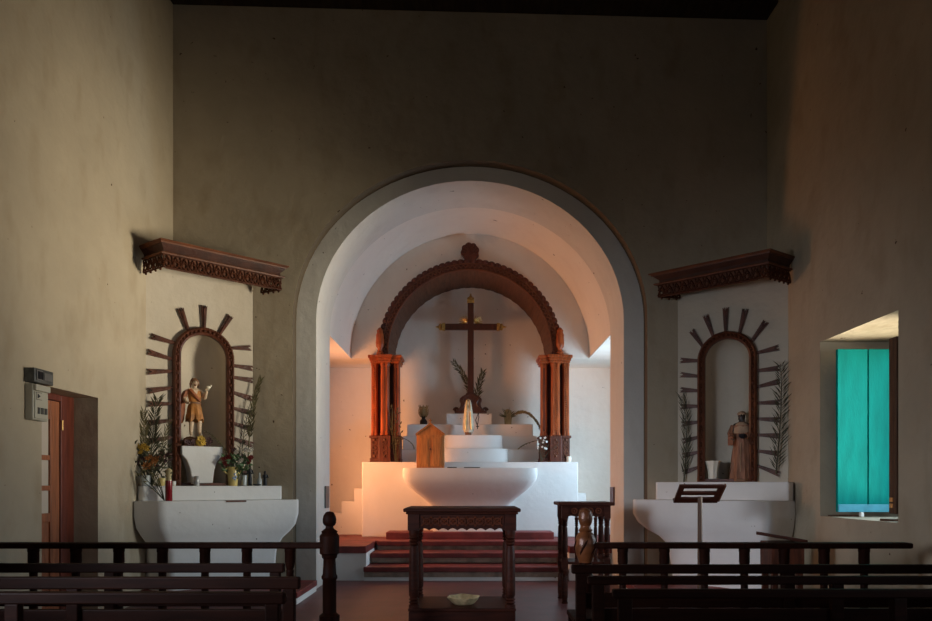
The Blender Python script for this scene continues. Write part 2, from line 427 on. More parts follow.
struct(m.build('wall_sanctuary', 'apse', smooth=0))
XB = 2.75
BW = (9.35, 10.30, 1.2, 2.70)      # window of each side bay (y0,y1,z0,z1)
for s, nm in ((-1, 'wall_bay_left'), (1, 'wall_bay_right')):
    m = MB(); x = s * XB
    wallquad(m, x, YS, BW[0], 0, 3.3); wallquad(m, x, BW[1], YW, 0, 3.3); wallquad(m, x, BW[0], BW[1], 0, BW[2]); wallquad(m, x, BW[0], BW[1], BW[3], 3.3)
    xo = s * (XB + .3)
    for y in BW[:2]: m.add([(x, y, BW[2]), (xo, y, BW[2]), (xo, y, BW[3]), (x, y, BW[3])], [(0, 1, 2, 3)])
    for z in BW[2:]: m.add([(x, BW[0], z), (xo, BW[0], z), (xo, BW[1], z), (x, BW[1], z)], [(0, 1, 2, 3)])
    struct(m.build(nm, 'apse', smooth=0))
    m = MB(); xa = s * (XB + .25)
    for z in (BW[2], (BW[2] + BW[3]) / 2 - .02, BW[3] - .06): m.box(xa - .02, xa + .02, BW[0], BW[1], z, z + .06)
    for y in (BW[0], (BW[0] + BW[1]) / 2 - .02, BW[1] - .06): m.box(xa - .021, xa + .021, y, y + .06, BW[2], BW[3])
    struct(m.build('window_2' if s < 0 else 'window_3', 'doordark', smooth=0))

# raised presbytery floor with red edges, steps and predella
PZ = .45
m = MB()
for x0, x1 in ((-1.85, -1.36), (1.30, 1.85)):
    m.box(x0, x1, 9.16, 10.5, 0, PZ - .09)
m.box(-3.6, 3.6, 10.2, YW, 0, PZ - .05)
m.box(-3.6, -1.85, YS + .01, 10.5, 0, PZ - .09); m.box(1.85, 3.6, YS + .01, 10.5, 0, PZ - .09)
struct(m.build('trim_3', 'altar', smooth=0))
m = MB()
for x0, x1 in ((-1.85, -1.36), (1.30, 1.85)): m.box(x0, x1, 9.13, 10.5, PZ - .09, PZ)
m.box(-3.6, -1.85, YS + .02, 10.5, PZ - .09, PZ); m.box(1.85, 3.6, YS + .02, 10.5, PZ - .09, PZ)
m.box(-3.6, 3.6, 10.03, YW, PZ - .05, PZ + .001)
struct(m.build('floor_presbytery', 'red', smooth=0))
for i, (y, z, xl, xr) in enumerate(((9.12, .18, -1.38, 1.22), (9.52, .325, -1.345, 1.25), (9.95, PZ, -1.31, 1.28))):
    m = MB(); m.box(xl, xr, y, 10.25, z - .13, z - .058)
    r = m.build('riser', 'redrough', smooth=0)
    z0 = (0, .18, .325)[i]
    m = MB(); m.box(xl - .005, xr + .005, y - .03, y + .46, z - .06, z + .002)
    t = m.build('stair_step', 'red', smooth=0, bevel=.008)
    r.parent = t; struct(t); struct(r)
m = MB(); m.box(-1.38, 1.22, 9.13, 10.2, 0, .125); struct(m.build('trim_4', 'altar', smooth=0))
m = MB(); m.box(-1.24, 1.24, 10.32, 10.8, PZ, .553); struct(m.build('floor_predella', 'red', smooth=0, bevel=.01))

# low red platforms before the corner altars
for s, nm in ((-1, 'floor_platform_left'), (1, 'floor_platform_right')):
    m = MB(); a, b = sorted((s * 3.5, s * 1.80)); m.box(a, b, 7.30, YB, .065, .13)
    o = struct(m.build(nm, 'red', smooth=0, bevel=.008))
    m = MB(); m.box(a + (.0 if s < 0 else .01), b - (.01 if s < 0 else 0), 7.31, YB, 0, .066)
    q = struct(m.build('riser', 'altar', smooth=0)); q.parent = o

# door in the left wall
d = MB()
xd = -3.735
fr = MB()
fr.box(xd - .05, xd + .01, DY1 - .21, DY1, 0, DZ); fr.box(xd - .05, xd + .01, DY0, DY0 + .05, 0, DZ); fr.box(xd - .05, xd + .01, DY0 + .05, DY1 - .21, DZ - .06, DZ)
door = struct(fr.build('door_1', 'doordark', smooth=0, bevel=.006))
y0, y1, zt = DY0 + .05, DY1 - .21, DZ - .065
lf = MB()
lf.box(xd - .06, xd - .005, y1 - .135, y1, .01, zt); lf.box(xd - .06, xd - .005, y0, y0 + .1, .01, zt)
for z, hh in ((zt - .17, .17), (1.47, .045), (1.20, .045), (.92, .08), (.01, .2)): lf.box(xd - .055, xd - .008, y0 + .1, y1 - .135, z, z + hh)
lf.box(xd - .05, xd - .015, y0 + .1, y0 + .12, .2, .92); lf.box(xd - .045, xd - .02, y0 + .1, y1 - .135, .2, .92)
leaf = lf.build('door_leaf', 'doorw', door, smooth=0, bevel=.004)
for z0, z1 in ((1.0, 1.20), (1.245, 1.47), (1.515, zt - .17)):
    g = MB(); g.box(xd - .04, xd - .025, y0 + .1, y1 - .135, z0, z1); g.build('pane', 'pane', leaf, smooth=0)
for z in (.45, 1.75):
    hb = MB(); hb.lathe([(.008, 0), (.008, .09)], (xd + .015, y1 + .012, z), 8); hb.build('hinge', 'brass', door)

# deep window with its two shutters folded in against the reveal
win = MB()
win.box(4.38, 4.44, WY0, WY0 + .06, WZ0, WZ1); win.box(4.38, 4.44, WY1 - .06, WY1, WZ0, WZ1); win.box(4.38, 4.44, WY0 + .06, WY1 - .06, WZ1 - .06, WZ1); win.box(4.38, 4.44, WY0 + .06, WY1 - .06, WZ0, WZ0 + .05)
window = struct(win.build('window_1', 'brownw', smooth=0))
YL = 6.80
sh = MB(); z0, z1 = wz(512, YL), wz(349, YL)
xa, xm, xb = wx(837.5, YL), wx(868, YL), 4.36
sh.box(xa, xm - .006, YL, YL + .035, z0, z1); sh.box(xm + .006, xb, YL, YL + .035, z0, z1); sh.box(xa + .01, xb - .01, YL + .012, YL + .03, z0, z1)
s1 = sh.build('shutter', 'teal', window, smooth=0, bevel=.004); s1['label'] = 'turquoise painted shutter leaf standing open'
bt = MB(); bt.box(xa, xb, YL - .018, YL - .001, z0, z0 + .075); q = bt.build('shutter_rail', 'teallight', s1, smooth=0, bevel=.003)
sh = MB(); YN = 5.78; z0, z1 = wz(514, YN), wz(337, YN)
sh.box(3.50, 4.30, YN - .03, YN + .07, z0, z1)
s2 = sh.build('shutter', 'brownw', window, smooth=0, bevel=.005); s2['label'] = 'dark brown shutter leaf seen edge on'
hb = MB()
for zz in (z0 + .05, z0 + .10): hb.box(3.493, 3.503, YN + .01, YN + .05, zz, zz + .035)
hb.build('latch', 'brass', s2, smooth=0)

# ------------------------------------------------------------------ corner altars
def round_corner(P, i, r, n=6):
    a, b, c = Vector(P[i - 1]), Vector(P[i]), Vector(P[(i + 1) % len(P)])
    u = (a - b).normalized(); w = (c - b).normalized()
    p0, p1 = b + u * r, b + w * r
    return [tuple(p0 * (1 - t) ** 2 + b * 2 * t * (1 - t) + p1 * t * t) for t in [k / n for k in range(n + 1)]]
def corner_altar(side, ch, P, G, ks, label, zs=1.24):
    O = ((ch[0][0] + ch[1][0]) / 2, (ch[0][1] + ch[1][1]) / 2)
    t = thing('side_altar', (O[0], O[1], 0), label, 'altar')
    pts = [P[0]] + round_corner(P, 1, .06) + round_corner(P, 2, .06) + [P[3]]
    m = MB(); rings = []
    for z, k in ks:
        r = []
        for i, p in enumerate(pts):
            kk = k * (.2 if side == 'R' and i > 7 else 1)
            r.append(((p[0] - O[0]) * (1 - kk), (p[1] - O[1]) * (1 - kk), z))
        A, B = ch
        r = [(A[0] - O[0], A[1] - O[1], z)] + r + [(B[0] - O[0], B[1] - O[1], z)]
        rings.append(r)
    m.loft(rings); m.build('altar_bowl', 'altar', t, smooth=50)
    gp = [(p[0] - O[0], p[1] - O[1]) for p in ([ch[0]] + [G[0]] + round_corner(G, 1, .03) + round_corner(G, 2, .03) + [G[3]] + [ch[1]])]
    m = MB(); m.prism(gp, 1.081, zs); m.build('altar_shelf', 'altar', t, smooth=30, bevel=.008)
    return t
PLf = [(-3.49, 7.27), (-3.18, 7.21), (-1.965, 8.10), (-2.10, 8.245)]
GLf = [(-3.49, 7.36), (-3.425, 7.32), (-2.19, 8.17), (-2.26, 8.245)]
aL = corner_altar('L', CHL, PLf, GLf, [(1.08, 0), (.92, .0), (.80, .03), (.72, .09), (.64, .17), (.52, .23), (.13, .26)],
                  'white plaster corner altar under the statue with bare legs, crowded with flowers')
PRf = [(1.93, 8.245), (1.89, 8.13), (3.10, 7.25), (3.49, 7.52)]
GRf = [(2.19, 8.245), (2.16, 8.14), (3.38, 7.42), (3.49, 7.55)]
aR = corner_altar('R', CHR, PRf, GRf, [(1.08, 0), (.92, .0), (.82, .05), (.74, .14), (.66, .27), (.56, .36), (.13, .42)],
                  'white plaster corner altar under the dark-faced statue, beside the turquoise shutter', 1.284)
# stone set in the edge of the left mensa
m = MB()
p, q = Vector((*on_line(226, (-3.18, 7.21), (-1.965, 8.10)), 1.06)), Vector((*on_line(246, (-3.18, 7.21), (-1.965, 8.10)), 1.06))
dirv = (q - p).normalized(); nv = Vector((dirv.y, -dirv.x, 0))
loc = (p + q) / 2 - Vector(aL.location)
ang = math.atan2(dirv.y, dirv.x); T = Matrix.Translation(loc) @ Matrix.Rotation(ang, 4, 'Z')
m.box(-.11, .11, -.008, .05, .002, .022, T); o = m.build('altar_stone', 'retdark', aL, smooth=0); o['label'] = 'thin dark slab let into the front edge'

# ------------------------------------------------------------------ niche frames with rays
def plan_hit(side, px, py):
    ch = CHL if side == 'L' else CHR
    u, Y = on_chamfer(ch, px); return u, wz(py, Y)
def niche_frame(side, cu, hw, ztop, rays, label):
    O, r = (OL, RL) if side == 'L' else (OR_, RR)
    ZB = 1.242 if side == 'L' else 1.286
    t = thing('niche_frame', (O[0], O[1], ZB), label, 'frame', rz=r)
    w = FWD; zb = 0.0; rout = hw + w; zs = ztop - rout - ZB
    rm = hw + w / 2
    path = [(cu - rm, zb)] + [(cu - rm * math.cos(PI * i / 24), zs + rm * math.sin(PI * i / 24)) for i in range(25)] + [(cu + rm, zb)]
    nor = [(-1, 0)] + [(-math.cos(PI * i / 24), math.sin(PI * i / 24)) for i in range(25)] + [(1, 0)]
    prof = [(-w / 2, 0), (-w / 2, -.045), (-w / 4, -.06), (0, -.045), (w / 4, -.07), (w / 2, -.05), (w / 2, 0)]
    m = MB(); m.loft([[(p[0] + n[0] * a, b, p[1] + n[1] * a) for a, b in prof] for p, n in zip(path, nor)])
    fo = m.build('arched_moulding', 'frame', t, smooth=45)
    # carved beading along the moulding
    m = MB()
    dens = []
    for i in range(14): dens.append((cu - rm, zb + .05 + i * (zs - .05) / 14)); dens.append((cu + rm, zb + .05 + i * (zs - .05) / 14))
    for i in range(19): a = PI * i / 18; dens.append((cu - rm * math.cos(a), zs + rm * math.sin(a)))
    for x, z in dens: m.ball((x, -.053, z), .018, .014, .03 if z < zs else .02, 8, 5)
    q = m.build('beading', 'canopy', fo); q['kind'] = 'stuff'
    m = MB(); m.box(cu - hw, cu + hw, -.05, .0, zb, zb + .035); m.build('sill', 'frame', t, smooth=0, bevel=.005)
    for (a, b, c, d) in rays:
        u0, z0 = plan_hit(side, a, b); u1, z1 = plan_hit(side, c, d); z0 -= ZB; z1 -= ZB
        dx, dz = u1 - u0, z1 - z0; L = math.hypot(dx, dz); ex, ez = dx / L, dz / L; nx, nz = -ez, ex
        u0 -= ex * .02; z0 -= ez * .02; L += .02
        def P(s, k): return (u0 + ex * s + nx * k, z0 + ez * s + nz * k)
        m = MB()
        for k0, k1, dd, e in ((-.032, -.012, .030, .022), (-.011, .011, .042, .0), (.012, .032, .030, .022)):
            f = .45
            poly = [P(0, k0 * f), P(L + e - .0, k0), P(L + e - .022, (k0 + k1) / 2), P(L + e, k1), P(0, k1 * f)]
            m.prism(poly, -.004, -dd, lambda p, h: (p[0], h, p[1]))
        m.build('ray', 'frame', t, smooth=0)
    return t
RAYL = [(188.3, 332, 180.6, 310.5), (203.7, 329, 203.7, 307.7), (218.4, 335.7, 229.6, 317.5), (176.4, 344, 152.6, 337), (172, 359.5, 149, 352.5), (172, 371.4, 149, 372),
        (172, 387.8, 149.5, 391), (172, 404, 149.5, 404), (172, 420.4, 150, 423), (172, 437.3, 150, 441), (172, 454, 152, 459),
        (233, 348.3, 249, 348.3), (233, 365.8, 251.3, 368.6), (233, 377.4, 251.3, 380.5), (233, 392.6, 251, 398.6), (233, 408.3, 251.6, 413), (233, 423.3, 250.4, 428.8), (233, 438.5, 251.6, 444.5), (233, 468, 249, 474)]
RAYR = [(702.9, 346.7, 692.4, 332), (712.5, 334.6, 706, 317), (725.7, 330.6, 725.7, 309.7), (740, 332, 745, 311), (752, 341, 765, 323.4), (757.6, 353, 777, 348.3), (757.6, 371, 778.6, 368.5), (757.6, 387, 778.6, 382),
        (699, 361, 682, 360.7), (699, 376.5, 682, 375), (699, 391, 682, 390), (699.5, 406.3, 682, 406.8), (699.5, 422, 683, 424), (699.5, 437, 684, 441), (699.5, 452, 684, 455.5), (699.5, 467, 684, 472.4),
        (758, 403.3, 779, 402.4), (758, 419, 779, 420), (758, 435, 778.4, 436), (758, 451, 778.4, 453.8), (758, 466, 779, 474)]
niche_frame('L', cuL, hwL, 3.024, RAYL, 'dark red arched niche frame with carved rays, around the statue with bare legs')
niche_frame('R', cuR, hwR, 3.0, RAYR, 'dark arched niche frame with carved rays, around the dark-faced robed statue')

# ------------------------------------------------------------------ carved canopies
def offs(path, d):
    """offset a plan path to its right by d with mitred corners; the ends stay in their walls"""
    P = [Vector(p) for p in path]; out = []
    segs = [(P[i + 1] - P[i]).normalized() for i in range(len(P) - 1)]
    nr = [Vector((s.y, -s.x)) for s in segs]
    for i, p in enumerate(P):
        if i == 0: q = p + nr[0] * d
        elif i == len(P) - 1: q = p + nr[-1] * d
        else:
            b = (nr[i - 1] + nr[i]).normalized(); q = p + b * (d / max(.35, b.dot(nr[i])))
        out.append((q.x, q.y))
    out[0] = tuple(Vector(out[0])); return out
def canopy(path, ztop, label):
    c = Vector(((path[1][0] + path[2][0]) / 2, (path[1][1] + path[2][1]) / 2))
    t = thing('carved_canopy', (c.x, c.y, ztop - .30), label, 'canopy')
    path = [(p[0] - c.x, p[1] - c.y) for p in path]
    Z = .30
    def sweep(prof, name, m, parent=t, closed=False):
        b = MB()
        b.loft([[(*offs(path, d)[i], z) for d, z in prof] for i in range(len(path))])
        return b.build(name, m, parent, smooth=0)
    top = sweep([(-.12, Z), (0, Z), (0, Z - .012), (-.012, Z - .022), (-.015, Z - .036), (-.12, Z - .036)], 'cornice', 'canopyedge')
    sweep([(-.12, Z - .037), (-.022, Z - .037), (-.03, Z - .05), (-.055, Z - .085), (-.055, Z - .12), (-.12, Z - .12)], 'frieze', 'frieze')
    sweep([(-.12, Z - .121), (-.03, Z - .121), (-.025, Z - .13), (-.03, Z - .142), (-.12, Z - .142)], 'lower_moulding', 'canopyedge')
    # lid and soffit boards
    b = MB(); lid = offs(path, -.10); b.prism(lid, Z - .03, Z - .06); b.prism(offs(path, -.115), Z - .125, Z - .14)
    b.build('top_board', 'retdark', t, smooth=0)
    # openwork valance: a row of carved scrolls between two thin fillets; a backing board behind the long front
    v = offs(path, -.05); b = MB()
    for i in range(3):
        a, e = Vector(v[i]), Vector(v[i + 1]); L = (e - a).length; d = (e - a) / L; n = Vector((d.y, -d.x))
        k = max(2, round(L / .085)); w = L / k
        for z, r in ((Z - .146, .007), (Z - .275, .010)): b.tube([(a.x, a.y, z), (e.x, e.y, z)], r, 6)
        for j in range(k):
            s0 = j * w
            def W(s, z, o=0): p = a + d * (s0 + s) + n * o; return (p.x, p.y, z)
            b.tube([W(0, Z - .27), W(w * .25, Z - .20), W(w * .5, Z - .16), W(w * .75, Z - .20), W(w, Z - .27)], .011, 6)
            b.tube([W(w * .5 + w * .27 * math.cos(q), Z - .232 + .028 * math.sin(q), .004) for q in [2 * PI * x / 8 for x in range(9)]], .009, 5)
            b.tube([W(0, Z - .15), W(w * .12, Z - .19), W(0, Z - .21)], .009, 5)
            if i != 1: b.ball(W(w * .5, Z - .292), .014, .014, .014, 8, 5)
    va_ = b.build('openwork_valance', 'canopy', t, smooth=45)
    a, e = offs(path, -.064)[1:3]; a, e = Vector(a), Vector(e); d = (e - a).normalized(); n = Vector((d.y, -d.x)) * .008
    a = a + d * .02; e = e - d * .10
    b = MB(); b.prism([tuple(a + n), tuple(e + n), tuple(e - n), tuple(a - n)], Z - .143, Z - .286); b.build('backing_board', 'canopyback', t, smooth=0)
    return t
canopy([(-3.5, 7.40), (-3.163, 7.156), (-2.088, 8.09), (-2.43, 8.25)], 3.78, 'carved wooden canopy shelf across the left corner, above the statue with bare legs')
canopy([(2.45, 8.25), (2.079, 8.17), (3.128, 7.288), (3.5, 7.545)], 3.715, 'dark carved wooden canopy shelf across the right corner, above the dark-faced statue')

# ------------------------------------------------------------------ high altar
BY = 10.75
hb = thing('high_altar', (0, BY, PZ), 'white plaster high altar with a bowl-shaped table and curved tiers behind it', 'altar')
def loc_(x, y, z): return (x, y - BY, z - PZ)
m = MB(); m.box(-1.66, 1.66, 0, YW - BY - .002, 0.001, 1.603 - PZ); m.build('altar_block', 'altar', hb, smooth=0, bevel=.012)
m = MB(); rings = []
for z, w, d in ((1.50, 1.0, .52), (1.42, 1.005, .525), (1.36, 1.0, .52), (1.31, .98, .51), (1.25, .935, .48), (1.18, .865, .43), (1.10, .765, .36), (1.03, .68, .30), (.96, .61, .26), (.87, .57, .24), (.553, .56, .24)):
    r = []; e = 9.0
    for k in range(33):
        a = PI * k / 32; cx, sy = math.cos(a), math.sin(a)
        r.append((-w * math.copysign(abs(cx) ** (2 / e), cx), -d * abs(sy) ** (2 / e) - .0, z - PZ))
    rings.append(r)
m.loft(rings); m.build('altar_table', 'altar', hb, smooth=40)
def bow(wc, dc, ws, ds, n=14):
    """plan of a tier: straight wings with a bowed centre, front towards -y; y measured from the rear wall"""
    yb = YW - BY - .002
    pts = [(-ws, yb), (-ws, ds)]
    for k in range(n + 1):
        a = PI * k / n; x = -wc * math.copysign(abs(math.cos(a)) ** .55, math.cos(a)); y = ds - (ds - dc) * abs(math.sin(a)) ** .7
        pts.append((x, y))
    return pts + [(ws, ds), (ws, yb)]
for i, (z0, z1, wc, dc, ws, ds) in enumerate(((1.603, 1.82, .60, .14, 1.10, .40), (1.82, 2.04, .52, .30, 1.08, .52), (2.04, 2.235, .30, .62, 1.02, .60))):
    m = MB()
    if i < 2: m.prism(bow(wc, dc, ws, ds), z0 - PZ, z1 - PZ)
    else:
        yb = YW - BY - .002
        P = [(-ws, yb), (-ws, .60), (-.36, .60)] + [(-.36 + .72 * k / 10, .60 + .12 * math.sin(PI * k / 10)) for k in range(1, 10)] + [(.36, .60), (ws, .60), (ws, yb)]
        m.prism(P, z0 - PZ, z1 - PZ)
    m.build('tier', 'altar', hb, smooth=30, bevel=.008)
m = MB(); m.box(-.39, .36, .76, YW - BY - .002, 2.235 - PZ, 2.425 - PZ); m.build('cross_plinth', 'altar', hb, smooth=0, bevel=.008)
# stepped masonry at either end of the altar
for s, zt, lab in ((-1, 1.19, 'white masonry steps climbing to the left end of the high altar'), (1, 1.12, 'white masonry steps at the right end of the high altar')):
    t = MB(); P = [(s * 1.665, PZ + .001)]
    for k in range(4): P += [(s * (1.665 + .2 * k), zt - .2 * k), (s * (1.665 + .2 * (k + 1)), zt - .2 * k)]
    P += [(s * 2.465, PZ + .001)]
    P = [(x - s * 1.665, z - PZ) for x, z in P]
    t.prism(P, 0, .48, lambda p, h: (p[0], h, p[1]))
    tag(t.build('altar_stair', 'altar', loc=(s * 1.665, 11.25, PZ), smooth=0, bevel=.006), lab, 'stairs')

# ------------------------------------------------------------------ carved retable arch
RY = 10.80
rt = thing('retable_arch', (0, RY, 1.604), 'carved reddish wood arch on clustered pillars framing the cross', 'arch')
ZT = 3.255 - 1.604
def pillar_cluster(cx, s):
    x0, x1 = cx - .225, cx + .225
    m = MB()
    m.box(x0 - .01, x1 + .01, -.0, .42, 0, .06); m.box(x0, x1, .02, .42, .06, .37); m.box(x0 - .02, x1 + .02, .0, .42, .37, .41)
    m.box(cx - .09, cx + .09, -.045, .06, .0, .405)
    base = m.build('pedestal', 'retdark', rt, smooth=0, bevel=.006)
    for px_ in (cx, cx - .165, cx + .165):
        m = MB(); y = -.046 if px_ == cx else .018
        for z in (.14, .22, .30):
            m.tube([(px_ + .035 * math.cos(a), y, z + .03 * math.sin(a)) for a in [2 * PI * k / 8 for k in range(9)]], .008, 5)
        m.ball((px_, y, .09), .02, .012, .02, 8, 5); m.ball((px_, y, .34), .02, .012, .02, 8, 5)
        m.build('carved_ornament', 'canopyedge', base)
    for px_, yy, hw, pr in ((cx, -.035, .067, .1), (cx - .172, .05, .050, .1), (cx + .172, .05, .050, .1)):
        m = MB(); n = 8
        R = []
        for z, k in ((.411, 1.12), (.44, 1.12), (.46, 1.0), (ZT - .17, .95), (ZT - .15, 1.1), (ZT - .12, 1.1)):
            R.append([(px_ + hw * k * sx, yy + hw * k + hw * k * sy, z) for sx, sy in ((-1, -.55), (-.6, -1), (-.25, -1), (-.2, -.86), (.2, -.86), (.25, -1), (.6, -1), (1, -.55), (1, 1), (-1, 1))])
        m.loft(R)
        sh_ = m.build('pillar', 'retable', rt, smooth=0)
        if (s > 0 and px_ >= cx) or (s < 0 and px_ < cx):
            m = MB()
            for k in range(30): m.ball((px_, yy + hw * .12, .50 + k * (ZT - .70) / 29), .016, .014, .016, 6, 4)
            q = m.build('beading', 'retable', sh_); q['kind'] = 'stuff'
        else:
            m = MB(); m.box(px_ - .012, px_ + .012, yy + hw * .02, yy + hw * .3, .48, ZT - .19); m.build('fillet', 'canopyedge' if px_ == cx else 'retdark', sh_, smooth=0)
    m = MB(); m.box(x0 + .03, x1 - .03, .16, .40, .40, ZT - .1); m.build('backing_post', 'retdark', rt, smooth=0)
    m = MB()
    for k, (z0, z1, e) in enumerate(((ZT - .12, ZT - .085, .0), (ZT - .085, ZT - .045, .015), (ZT - .045, ZT, .035))):
        m.box(x0 - e, x1 + e, .0 - e, .42, z0, z1); m.box(cx - .09 - e, cx + .09 + e, -.055 - e, .1, z0, z1)
    m.build('capital', 'retable', rt, smooth=0, bevel=.006)
    f = MB(); xx = cx - s * -.0
    xf = s * 1.385
    f.lathe([(.055, 0), (.055, .03), (.035, .05), (.035, .09), (.06, .12), (.066, .18), (.06, .26), (.062, .30), (.045, .34), (.05, .37), (.02, .41), (.0, .42)], (xf, -.03, ZT + .002), 12)
    f.build('turned_finial', 'retable', rt)
pillar_cluster(wx(385, RY), -1); pillar_cluster(wx(555.5, RY), 1)
# arched band with scalloped outer edge
cz = RZ - 1.604; m = MB(); N_ = 46
out = []; inn_ = []
a0 = -.035
for i in range(N_ * 6 + 1):
    a = a0 + (PI - 2 * a0) * i / (N_ * 6)
    ro = RO + .022 * abs(math.sin(PI * i / 6)) ** .6
    out.append((-ro * math.cos(a), cz + ro * math.sin(a))); inn_.append((-RI * math.cos(a), cz + RI * math.sin(a)))
m.loft([[(o[0], .0, o[1]), (o[0], .075, o[1]), (i[0], .075, i[1]), (i[0], .0, i[1])] for o, i in zip(out, inn_)])
band = m.build('arched_band', 'retdark', rt, smooth=30)
m = MB()
zz = []
for i in range(121):
    a = PI * i / 120; r = RI + .035 + (.045 if i % 2 else 0); zz.append((-r * math.cos(a), -.006, cz + r * math.sin(a)))
m.tube(zz, .013, 5)
m.tube([(-(RI + .095) * math.cos(PI * i / 90), -.004, cz + (RI + .095) * math.sin(PI * i / 90)) for i in range(91)], .012, 6)
m.tube([(-(RI + .008) * math.cos(PI * i / 90), -.004, cz + (RI + .008) * math.sin(PI * i / 90)) for i in range(91)], .012, 6)
m.build('zigzag_carving', 'canopyedge', band)
m = MB()
for i in range(N_):
    a = a0 + (PI - 2 * a0) * (i + .5) / N_; m.ball((-(RO - .015) * math.cos(a), -.002, cz + (RO - .015) * math.sin(a)), .034, .018, .034, 8, 5)
q = m.build('beading', 'retdark', band); q['kind'] = 'stuff'
m = MB()
L1 = [(-(RI + .004) * math.cos(PI * i / 48), cz + (RI + .004) * math.sin(PI * i / 48)) for i in range(49)]
L2 = [(-(RI + .03) * math.cos(PI * i / 48), cz + (RI + .03) * math.sin(PI * i / 48)) for i in range(49)]
for i in range(48):
    g = .0012
    def P4(y): return [(L1[i][0], y, L1[i][1]), (L2[i][0], y, L2[i][1]), (L2[i + 1][0], y, L2[i + 1][1]), (L1[i + 1][0], y, L1[i + 1][1])]
    k = .004 if i % 2 else 0
    m.loft([[(x * (1 - k), y, cz + (z - cz) * (1 - k)) for x, y, z in P4(.07)], [(x * (1 - k), y, cz + (z - cz) * (1 - k)) for x, y, z in P4(YW - RY - .004)]])
m.build('plank_lining', 'lining', rt, smooth=0)
# shell at the crown
m = MB(); c0 = (0, cz + RO + .0)
poly = []
for i in range(67):
    a = -.45 + (PI + .9) * i / 66; r = .125 + .02 * abs(math.sin(a * 4.2 + .4))
    poly.append((r * math.cos(a), c0[1] + .13 + r * math.sin(a)))
poly += [(-.06, c0[1] - .01), (.06, c0[1] - .01)]
m.prism(poly, -.005, .06, lambda p, h: (p[0], h, p[1]))
for i in range(9):
    a = -.3 + (PI + .6) * i / 8; m.tube([(.015 * math.cos(a), -.01, c0[1] + .09 + .02 * math.sin(a)), (.085 * math.cos(a), -.014, c0[1] + .13 + .085 * math.sin(a)), (.13 * math.cos(a), -.006, c0[1] + .13 + .13 * math.sin(a))], [.008, .014, .016], 6)
m.build('shell_crest', 'retdark', rt, smooth=30)

# ------------------------------------------------------------------ cross
CY = 11.5; zc = 2.426
cr = thing('cross', (wx(470.7, CY), CY, zc), 'tall dark wooden cross with gilded tips on a scrolled foot', 'cross')
def cz_(py): return wz(py, CY) - zc
m = MB()
m.box(-.05, .05, -.03, .03, .28, cz_(302)); zh = cz_(327)
m.box(wx(444, CY) - cr.location.x, wx(498, CY) - cr.location.x, -.031, .031, zh - .05, zh + .05)
m.build('cross_beams', 'cross', cr, smooth=0, bevel=.006)
def tip(x, z, rot):
    T = Matrix.Translation((x, 0, z)) @ Matrix.Rotation(rot, 4, 'Y')
    b = MB()
    b.box(-.058, .058, -.040, .040, -.02, .03, T)
    b.ball((0, 0, .07), .028, .025, .045, 10, 6, T)
    for k in (-1, 1): b.ball((k * .036, 0, .055), .022, .02, .026, 8, 5, T)
    b.ball((0, 0, .115), .013, .013, .026, 8, 5, T)
    b.build('gilded_tip', 'gold', cr)
tip(0, cz_(302), 0); tip(wx(444, CY) - cr.location.x, zh, -PI / 2); tip(wx(498, CY) - cr.location.x, zh, PI / 2)
for s in (-1, 1):
    b = MB()
    for k in range(6):
        a = (.12 + k * .22) ; r0, r1 = .05, .20 - .014 * abs(k - 2.5)
        p0 = (s * (.03 + r0 * math.cos(a)), .0, zh + .04 + r0 * math.sin(a)); p1 = (s * (.03 + r1 * math.cos(a)), .0, zh + .045 + r1 * math.sin(a) * .9)
        b.tube([p0, ((p0[0] + p1[0]) / 2, 0, (p0[2] + p1[2]) / 2), p1], [.007, .011, .004], 6)
    b.tube([(s * (.03 + .07 * math.cos(t)), 0, zh + .045 + .07 * math.sin(t)) for t in [PI / 2 * k / 8 for k in range(9)]], .012, 6)
    b.build('gilded_rays', 'gold', cr)
half = [(.065, .33), (.085, .30), (.14, .27), (.175, .24), (.185, .20), (.165, .16), (.17, .11), (.20, .06), (.26, .02), (.265, 0)]
b = MB(); b.prism([(x, z) for x, z in half] + [(-x, z) for x, z in half[::-1]], -.09, .09, lambda p, h: (p[0], h, p[1]))
foot = b.build('scrolled_foot', 'cross', cr, smooth=30, bevel=.012)
b = MB()
for s in (-1, 1):
    b.tube([(s * (.235 + .045 * (1 - k / 14) * math.cos(k * .7)), -.0, .05 + .045 * (1 - k / 14) * math.sin(k * .7)) for k in range(13)], .022, 6)
    b.tube([(s * x, -.095, z) for x, z in ((.03, .30), (.09, .26), (.13, .21), (.09, .16), (.12, .10), (.19, .04))], .013, 6)
b.ball((0, -.09, .17), .035, .02, .05, 8, 6)
b.build('scroll_carving', 'cross', foot)

# ------------------------------------------------------------------ tabernacle
TY = 10.42
w0, w1 = wx(416.5, TY), wx(444, TY); zb = 1.5; cx = (w0 + w1) / 2; hw = (w1 - w0) / 2
tb = thing('tabernacle', (cx, TY, zb + .001), 'small varnished wooden tabernacle with a gabled top, on the altar table', 'tabernacle')
he, ha = wz(434.5, TY) - zb, wz(424.5, TY) - zb
m = MB(); m.prism([(-hw, 0), (hw, 0), (hw, he), (0, ha), (-hw, he)], .0, .24, lambda p, h: (p[0], h, p[1])); m.build('cabinet', 'pine', tb, smooth=0, bevel=.004)
for s in (-1, 1):
    m = MB(); a, b = sorted((s * .004, s * (hw - .022)))
    m.box(a, b, -.012, .0, .025, he - .01)
    dr = m.build('cabinet_door', 'pine', tb, smooth=0, bevel=.004)
    m = MB(); m.box(a + .03, b - .03, -.018, -.012, .06, he - .05); m.build('door_panel', 'pine', dr, smooth=0, bevel=.005)
